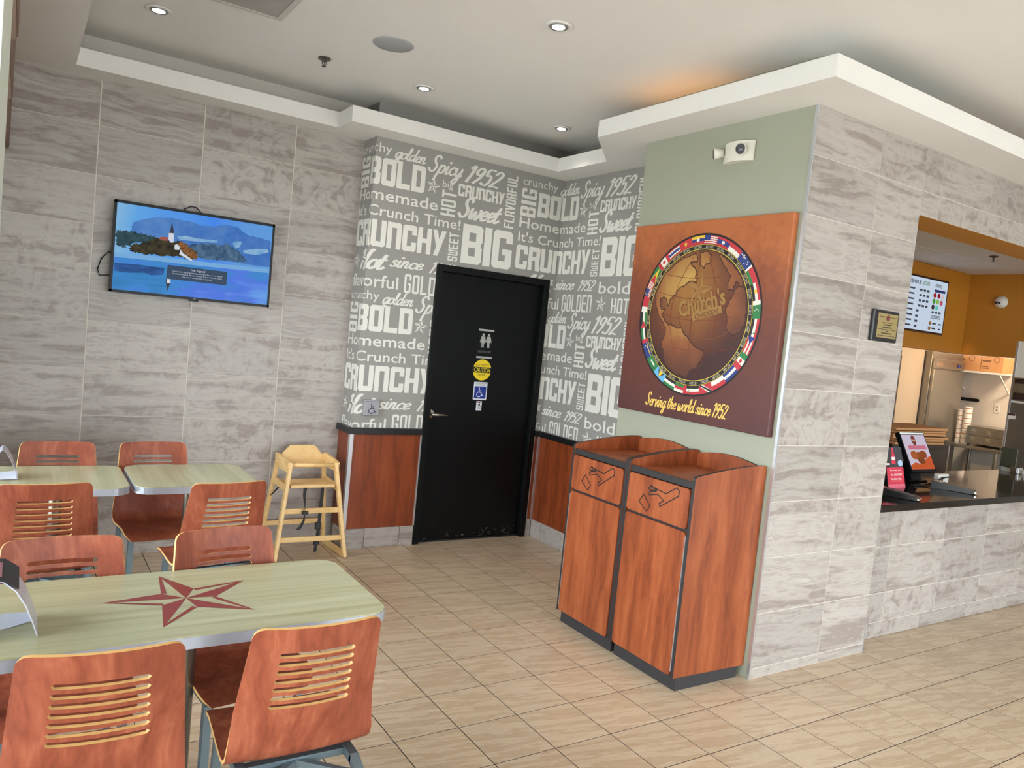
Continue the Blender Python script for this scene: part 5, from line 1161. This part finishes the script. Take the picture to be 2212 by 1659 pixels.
# ---- wall plaque on the pillar
o = thing('wall_plaque', (.357, YG1, 1.79), 'small black plaque with gold plate on the stone pillar', 'plaque')
mb = MB(); mb.box(.238, .476, YG1-.022, YG1, 1.790, 1.961); mb.build('backing', plain('plaque_black', (38, 38, 42), .3), o, bevel=.006)
GP = plain('plaque_gold', (172, 154, 104), .35, .4); GI = plain('plaque_ink', (70, 52, 40), .5)
flat('gold_plate', rect2d(.275, 1.812, .462, 1.944), (0, YG1-.022, 0), RX, UZ, GP, o, .0008)
flat('engraving', mergesh(rect2d(.285, 1.924, .452, 1.927), rect2d(.285, 1.856, .452, 1.859), rect2d(.285, 1.822, .452, 1.825), rect2d(.318, 1.893, .418, 1.896)), (0, YG1-.022, 0), RX, UZ, GI, o, .0016)
flat('engraving', move(centred(text2d('CERTIFIED', .01), w=.09, h=.010), .368, 1.869), (0, YG1-.022, 0), RX, UZ, GI, o, .0016) if False else None
for zz, w in ((1.880, .07), (1.866, .09), (1.845, .02), (1.834, .10)): flat('engraved_line', rect2d(.368-w/2, zz, .368+w/2, zz+.006), (0, YG1-.022, 0), RX, UZ, GI, o, .0016)
flat('seal', disc2d(.017, 20, .368, 1.920), (0, YG1-.022, 0), RX, UZ, plain('plaque_seal', (110, 46, 48), .5), o, .0022)
# ================================================================== kitchen shell
mb = MB(); mb.box(.578, 5.52, .0, .12, 0, 2.9); mb.box(5.52, 6.9, .62, .74, 0, 2.9)
struct('wall_kitchen', mb, TANW)
mb = MB(); mb.box(6.6, 6.72, -2.34, .62, 0, 2.9)
struct('wall_kitchen_right', mb, KWALL)
mb = MB(); mb.box(.578, 5.10, -.70, -.56, 1.90, 2.757); struct('wall_menu', mb, YEL)
mb = MB(); mb.box(4.955, 5.10, -2.34, -.70, 1.90, 2.757); struct('wall_menu_side', mb, YEL)
mb = MB(); mb.box(.40, .5782+.05, YG0, .1, 0, 2.9); struct('wall_kitchen_left', mb, TANW)
mb = MB(); mb.box(.578, 6.6, -2.345, .62, 2.775, 2.80)
kc = struct('ceiling_kitchen', mb, plain('ceiling_grid', (206, 202, 196), .7))
CT = plain('pale_ceiling_panel', (226, 223, 219), .8, var=.03)
gx = [.58, 1.6, 2.80, 4.00, 5.2, 6.6]; gy = [-2.345, -1.812, -1.213, -.705]
for a, b in zip(gx, gx[1:]):
    for c, d in zip(gy, gy[1:]):
        mb = MB(); mb.box(a+.006, b-.006, c+.006, d-.006, 2.757, 2.775); mb.build('ceiling_panel', CT, kc)
# ---- menu board
o = thing('menu_board', (4.0, -.70, 2.06), 'white drinks and desserts menu screen on the mustard wall', 'menu screen')
mx0, mx1, mz0, mz1, my = 3.46, 4.455, 2.06, 2.62, -.745
mb = MB(); mb.box(mx0, mx1, my, -.70, mz0, mz1); mb.build('casing', plain('menu_casing', (44, 20, 18), .35), o, bevel=.004)
def mnu(name, sh, mat, k): return flat(name, sh, (0, my, 0), RX, UZ, mat, o, .0006*k)
mnu('screen', rect2d(mx0+.02, mz0+.02, mx1-.02, mz1-.02), emit('menu_white', (206, 222, 240), .85), 1)
MI, MG = emit('menu_ink', (70, 74, 84), .8), emit('menu_green', (110, 150, 110), .8)
mnu('lettering', fit(text2d('SHAREABLE ', .02), 3.60, 3.94, 2.535, .034), MI, 2); mnu('lettering', fit(text2d('SIDES', .02), 3.96, 4.10, 2.535, .034), MG, 2)
mnu('lettering', fit(text2d('DRINKS', .02), 4.205, 4.33, 2.535, .034), MI, 2); mnu('lettering', fit(text2d('DESSERTS', .02), 4.19, 4.37, 2.215, .034), MI, 2)
mnu('blue_banner', rect2d(4.20, 2.485, 4.40, 2.512), emit('menu_navy', (52, 62, 110), .8), 2)
for r in range(8):
    zz = 2.475-.052*r; sh = [rect2d(3.62, zz, 3.84, zz+.016)]
    if r < 4: sh += [rect2d(3.93+.065*c, zz-.008, 3.975+.065*c, zz+.014) for c in range(3)]
    else: sh += [rect2d(3.90, zz-.008, 3.95, zz+.014)]
    mnu('menu_line', mergesh(*sh), MI, 2)
for i, (a, b, c) in enumerate(((4.215, 2.452, (170, 30, 50)), (4.29, 2.452, (150, 22, 40)), (4.36, 2.445, (226, 200, 200)), (4.21, 2.392, (70, 150, 66)), (4.28, 2.392, (150, 190, 84)), (4.35, 2.385, (196, 86, 96)), (4.205, 2.332, (60, 44, 56)), (4.275, 2.328, (104, 210, 190)))):
    mnu('drink_logo', disc2d(.026, 18, a, b, .028), emit('menu_logo_%d' % i, c, .8), 2)
mnu('price_line', mergesh(*[rect2d(4.19+.065*c, 2.27, 4.235+.065*c, 2.29) for c in range(3)]), MI, 2)
for i, (a, b) in enumerate(((4.19, 2.165), (4.185, 2.115))): mnu('dessert_picture', disc2d(.020, 14, a, b, .026), emit('menu_food_%d' % i, (150, 110, 70), .8), 2); mnu('menu_line', mergesh(rect2d(4.23, b-.006, 4.30, b+.010), rect2d(4.35, b-.006, 4.40, b+.008)), MI, 2)
# ---- wall camera, sprinkler
o = thing('security_camera', (4.955, -1.04, 2.465), 'white round security camera on the mustard wall', 'camera')
CWH = plain('camera_white', (228, 225, 218), .45)
mb = MB(); mb.lathe([(.0, -.052), (.03, -.048), (.055, -.030), (.064, -.008), (.064, 0)], (4.954, -1.04, 2.466), 'x', 28, cap=False); mb.build('housing', CWH, o)
mb = MB(); mb.lathe([(.0, -.010), (.012, -.010), (.013, 0)], (4.903, -1.015, 2.455), 'x', 14); mb.lathe([(.0, -.010), (.010, -.010), (.011, 0)], (4.905, -1.045, 2.454), 'x', 14); mb.build('lens', BLACK, o)
sprinkler(3.70, -1.51, 2.757, 'small metal fire sprinkler in the kitchen ceiling')
# ---- stainless partition at the counter end, with its notices
o = thing('steel_partition', (3.80, -2.05, .0), 'stainless steel partition panel at the counter end', 'partition')
mb = MB(); mb.box(3.745, 3.80, -2.33, -1.785, 0, 2.01); mb.build('panel', KWALL, o)
mb = MB(); mb.box(3.740, 3.745, -2.33, -1.800, .9, 1.47); mb.build('steel_sheet', SSTEEL, o); mb = MB(); mb.box(3.738, 3.806, -1.800, -1.783, 0, 2.01); mb.build('edge_strip', ALU, o)
o = thing('framed_picture', (3.738, -1.92, 1.49), 'dark framed photograph on the steel partition', 'picture')
mb = MB(); mb.box(3.728, 3.744, -2.04, -1.806, 1.488, 1.692); mb.build('frame', CHROME, o); mb = MB(); mb.box(3.724, 3.728, -2.03, -1.815, 1.498, 1.682); pp = mb.build('picture', plain('photo_dark', (52, 40, 34), .3, var=.5, vscale=30), o)
mb = MB(); mb.box(3.722, 3.724, -2.03, -1.815, 1.56, 1.64); mb.build('picture_band', plain('photo_mid', (112, 96, 76), .3, var=.5, vscale=60), o)
def notice(y, z, label, g=None):
    o = thing('notice_card', (3.736, y, z), label, 'notice', g)
    mb = MB(); mb.box(3.734, 3.739, y+.029, y-.029, z, z+.046); mb.build('card', plain('notice_white', (226, 214, 206), .5), o); mb = MB(); mb.box(3.732, 3.734, y+.029, y-.029, z+.030, z+.046); mb.build('dark_heading', plain('notice_dark', (54, 28, 32), .5), o)
notice(-1.824, 1.326, 'small white notice under the framed photograph'); notice(-1.815, .890, 'small white notice just above the counter back edge')
o = thing('glass_screen', (3.73, -1.85, .9), 'small smoked glass panel fixed to the steel partition', 'panel')
mb = MB(); mb.box(3.730, 3.739, -1.912, -1.787, .905, 1.07); mb.build('pane', plain('smoked_panel', (84, 84, 68), .15, .2), o); mb = MB(); mb.box(3.728, 3.741, -1.915, -1.784, .900, .906); mb.build('pane_rail', CHROME, o)
o = thing('napkin_box', (3.70, -1.935, ZT), 'small steel napkin box at the counter end', 'box')
mb = MB(); mb.box(3.66, 3.728, -1.975, -1.905, ZT, ZT+.055); mb.build('box_body', CHROME, o, bevel=.003); mb = MB(); mb.box(3.656, 3.66, -1.970, -1.955, ZT+.004, ZT+.05); mb.build('white_edge', PAPER, o)
# ---- refrigerator
o = thing('refrigerator', (5.9, .2, 0), 'tall stainless steel kitchen refrigerator with blue display', 'refrigerator')
mb = MB(); mb.box(5.54, 6.25, -.085, .60, .1, 1.93); mb.build('cabinet', SSTEEL, o, bevel=.006)
mb = MB(); mb.box(5.548, 6.243, -.125, -.088, .14, 1.715); dr = mb.build('door', SSTEEL, o, bevel=.006)
mb = MB(); mb.box(5.62, 5.93, -.150, -.125, .838, .856); mb.build('handle', CHROME, dr, bevel=.004)
mb = MB(); mb.box(5.548, 6.243, -.115, -.088, 1.730, 1.845); cpn = mb.build('control_panel', SSTEEL, o, bevel=.004)
mb = MB(); mb.box(6.07, 6.15, -.118, -.115, 1.765, 1.80); mb.build('display_window', BLACK, cpn)
flat('display_digits', move(centred(text2d('34', .02), w=.034, h=.020), 6.11, 1.773), (0, -.118, 0), RX, UZ, emit('display_blue', (90, 110, 255), 2.), cpn, .001)
mb = MB(); mb.box(5.60, 5.74, -.118, -.115, 1.755, 1.80); mb.build('badge', CHROME, cpn)
mb = MB(); mb.box(5.56, 6.23, -.08, .55, 0, .1); mb.build('plinth', BLACK, o)
# ---- wire shelf and cartons
o = thing('wire_shelf', (6.45, -.25, 1.73), 'white wire wall shelf carrying cardboard cartons', 'shelf')
WSH = plain('shelf_white', (226, 223, 214), .4)
mb = MB(); mb.box(6.285, 6.30, -.70, .10, 1.722, 1.745); mb.build('front_rail', WSH, o)
for k in range(9): mb = MB(); mb.bar((6.29, -.68+.09*k, 1.742), (6.598, -.68+.09*k, 1.742), .006, .006); mb.build('shelf_wire', WSH, o)
mb = MB(); mb.bar((6.30, -.50, 1.725), (6.598, -.50, 1.50), .014, .014); mb.build('bracket', WSH, o); mb = MB(); mb.bar((6.30, .03, 1.725), (6.598, .03, 1.50), .014, .014); mb.build('bracket', WSH, o)
CARDI = plain('carton_ink', (122, 84, 58), .8)
for ya, yb, lab, c in ((.095, -.262, 'brown printed carton on the shelf, next to the refrigerator', CARD), (-.268, -.52, 'brown printed carton on the shelf above the steel warmer', CARD)):
    o = thing('carton', (6.45, (ya+yb)/2, 1.747), lab, 'carton', 'cartons on the wire shelf')
    mb = MB(); mb.box(6.315, 6.58, yb, ya, 1.747, 1.935); mb.build('box', c, o)
    w = ya-yb; yc = (ya+yb)/2
    flat('printed_oval', ring2d(.030, .036, 24), (6.315, yc-w*.2, 1.90), LV, UZ, CARDI, o, .001)
    [flat('printed_line', q, (6.315, yc, 1.85), LV, UZ, CARDI, o, .001) for q in (rect2d(-w*.45, .02, -w*.05, .04), rect2d(-w*.45, -.045, -w*.15, -.035), rect2d(-w*.45, -.065, -w*.12, -.055))]
# ---- steel table with warmer and cup stacks
o = thing('steel_table', (6.3, -.45, 0), 'stainless steel kitchen work table along the back wall', 'table')
mb = MB(); mb.box(6.0, 6.59, -.775, -.130, .81, .845); mb.build('worktop', SSTEEL, o, bevel=.004)
for x, y in ((6.04, -.70), (6.55, -.70), (6.04, -.16), (6.55, -.16)): mb = MB(); mb.lathe([(.02, 0), (.02, .81)], (x, y, 0), 'z', 12); mb.build('leg', SSTEEL, o)
mb = MB(); mb.box(6.02, 6.57, -.72, -.14, .25, .27); mb.build('undershelf', SSTEEL, o)
o = thing('food_warmer', (6.35, -.52, .845), 'steel food warmer box with four louvred vents', 'warmer')
mb = MB(); mb.box(6.10, 6.55, -.730, -.312, .872, 1.082); mb.build('body', SSTEEL, o, bevel=.004)
for yy in (-.385, -.565):
    for zz in (.915, 1.005):
        for k in range(3): mb = MB(); mb.box(6.094, 6.10, yy-.03, yy+.022, zz+.016*k, zz+.009+.016*k); mb.build('louvre', CHROME, o)
mb = MB(); mb.box(6.098, 6.10, -.728, -.314, .972, .976); mb.build('seam', KICK, o)
for x in (6.13, 6.52):
    for y in (-.70, -.34): mb = MB(); mb.lathe([(.014, .845), (.014, .872)], (x, y, 0), 'z', 10); mb.build('foot', BLACK, o)
CUP = plain('cup_white', (232, 228, 220), .5); CUPR = plain('cup_rust', (188, 112, 66), .5)
for (x, y, z0_, z1_, r, lab) in ((6.2, -.252, .87, 1.30, .046, 'tall stack of printed paper cups beside the steel warmer'), (6.2, -.170, .87, 1.255, .034, 'thinner stack of printed paper cups next to the refrigerator')):
    o = thing('cup_stack', (x, y, .845), lab, 'cup stack'); mb = MB(); mb2 = MB(); n = 14
    mb.lathe([(r*.86, .845), (r*1.0, .875)], (x, y, 0), 'z', 20)
    for k in range(n):
        a = z0_+(z1_-z0_)*k/n; b = z0_+(z1_-z0_)*(k+1)/n
        mb.lathe([(r*.93, a), (r, b-.003), (r*.97, b)], (x, y, 0), 'z', 20, cap=(k == n-1))
        if k % 2: mb2.lathe([(r*.975, a+(b-a)*.3), (r*.99, a+(b-a)*.55)], (x, y, 0), 'z', 20, cap=False)
    mb.build('cups', CUP, o); mb2.build('cup_print', CUPR, o)
o = thing('red_tray', (6.2, -.20, .845), 'red tray under the paper cup stacks', 'tray') if False else None
# ---- grab slot, outlet, cardboard pile and dark units
o = thing('wall_pass_handle', (6.6, -.05, 1.38), 'long black wall-mounted knife rack', 'knife rack')
mb = MB(); mb.prism([(6.598, -a, b) for a, b in rrect(-.25, .172, 1.362, 1.402, .019)], (-.02, 0, 0)); mb.build('rack_bar', BLACK, o); mb = MB(); mb.box(6.574, 6.578, -.15, .24, 1.377, 1.387); mb.build('magnet_strip', KICK, o)
o = thing('wall_outlet', (6.6, -.387, 1.26), 'pale electrical outlet on the kitchen back wall', 'outlet')
mb = MB(); mb.box(6.594, 6.599, -.42, -.355, 1.255, 1.36); mb.build('cover', WSH, o, bevel=.002); mb = MB(); mb.box(6.592, 6.594, -.395, -.38, 1.325, 1.335); mb.box(6.592, 6.594, -.395, -.38, 1.285, 1.295); mb.build('sockets', KICK, o)
o = thing('low_cabinet', (3.15, -1.22, 0), 'dark low kitchen cabinet stacked with cardboard sheets', 'cabinet')
mb = MB(); mb.box(2.65, 3.55, -1.42, -1.02, .08, 1.02); mb.build('body', plain('dark_cabinet', (40, 36, 34), .4), o, bevel=.006); mb = MB(); mb.box(2.67, 3.53, -1.40, -1.04, 0, .08); mb.build('plinth', BLACK, o); mb = MB(); mb.box(2.70, 3.50, -1.435, -1.42, .14, .98); mb.build('door', plain('dark_cabinet_door', (46, 42, 40), .35), o, bevel=.004)
random.seed(9)
for k in range(6):
    o = thing('cardboard_sheet', (3.1, -1.22, 1.021+.024*k), ['lowest flat cardboard sheet, lying on the dark kitchen cabinet', 'second flat cardboard sheet up from the dark kitchen cabinet', 'third flat cardboard sheet up from the dark kitchen cabinet', 'fourth flat cardboard sheet up from the dark kitchen cabinet', 'flat cardboard sheet just under the topmost one of the kitchen pile', 'topmost flat cardboard sheet of the pile on the dark kitchen cabinet'][k], 'cardboard', 'cardboard sheets on the cabinet')
    z = 1.021+.024*k; a = random.uniform(-.06, .06); c, s = math.cos(a), math.sin(a); q = [(-.40, -.17), (.40, -.17), (.40, .17), (-.40, .17)]
    dz = .018*(1 if k < 5 else 1.2)
    mb = MB(); mb.prism([(3.12+random.uniform(-.02, .02)+x*c-y*s, -1.23+x*s+y*c, z+(.006 if x > 0 and k > 2 else 0)) for x, y in q], (0, 0, dz)); mb.build('sheet', CARD, o); 
    mb = MB(); mb.box(2.95, 3.3, -1.245, -1.242, z+dz, z+dz+.0015); mb.build('crease', CARDI, o)
o = thing('warming_cabinet', (4.1, -.17, 0), 'tall dark warming cabinet beside the tan kitchen wall', 'cabinet')
mb = MB(); mb.box(3.82, 4.42, -.36, -.005, .05, 1.88); mb.build('body', plain('warming_dark', (58, 50, 44), .4, .3), o, bevel=.006); mb = MB(); mb.box(3.84, 4.40, -.34, -.02, 0, .05); mb.build('plinth', BLACK, o); mb = MB(); mb.box(3.85, 4.39, -.385, -.36, .12, 1.82); d_ = mb.build('door', plain('warming_door', (64, 56, 50), .3, .3), o, bevel=.004); mb = MB(); mb.box(4.34, 4.36, -.41, -.385, .8, 1.2); mb.build('handle', CHROME, d_)
# ---- kitchen lamps
def troffer(x, y, z, sx, sy, power, label, color=(1, .80, .56)):
    o = thing('ceiling_lamp', (x, y, z), label, 'ceiling lamp')
    mb = MB(); mb.box(x-sx/2-.02, x+sx/2+.02, y-sy/2-.02, y+sy/2+.02, z-.012, z-.001); mb.build('frame', WSH, o)
    mb = MB(); mb.box(x-sx/2, x+sx/2, y-sy/2, y+sy/2, z-.016, z-.012); mb.build('diffuser', emit('warm_diffuser', (255, 226, 180), 2.0), o)
    a = area('kitchen_lamp_offscreen', (0, 0, -.03), (0, 0, 0), sx, sy, power, color); a.parent = o
troffer(5.85, -1.4, 2.757, .55, .55, 62, 'warm ceiling lamp panel above the steel kitchen table')
l = bpy.data.lights.new('heat_lamp_beam', 'SPOT'); l.energy = 70; l.color = (1, .66, .32); l.spot_size = math.radians(80); l.spot_blend = .6; l.shadow_soft_size = .05
o = thing('heat_lamp', (3.55, -.63, 1.9), 'small warm heat lamp under the mustard bulkhead', 'lamp')
mb = MB(); mb.lathe([(.02, -.02), (.05, -.09), (.055, -.10)], (3.55, -.63, 1.88), 'z', 20, cap=False); mb.build('shade', SSTEEL, o); mb = MB(); mb.lathe([(.006, -.02), (.006, .02)], (3.55, -.63, 1.88), 'z', 8); mb.build('stem', BLACK, o); mb = MB(); mb.lathe([(.0, -.10), (.035, -.098), (.035, -.08)], (3.55, -.63, 1.88), 'z', 16, cap=False); mb.build('bulb', emit('heat_bulb', (255, 190, 110), 8.), o)
lo = bpy.data.objects.new('heat_lamp_beam', l); COL.objects.link(lo); lo.parent = o; lo.location = (0, 0, -.125); lo.rotation_euler = Vector((1.7, .63, -.45)).to_track_quat('-Z', 'Y').to_euler()
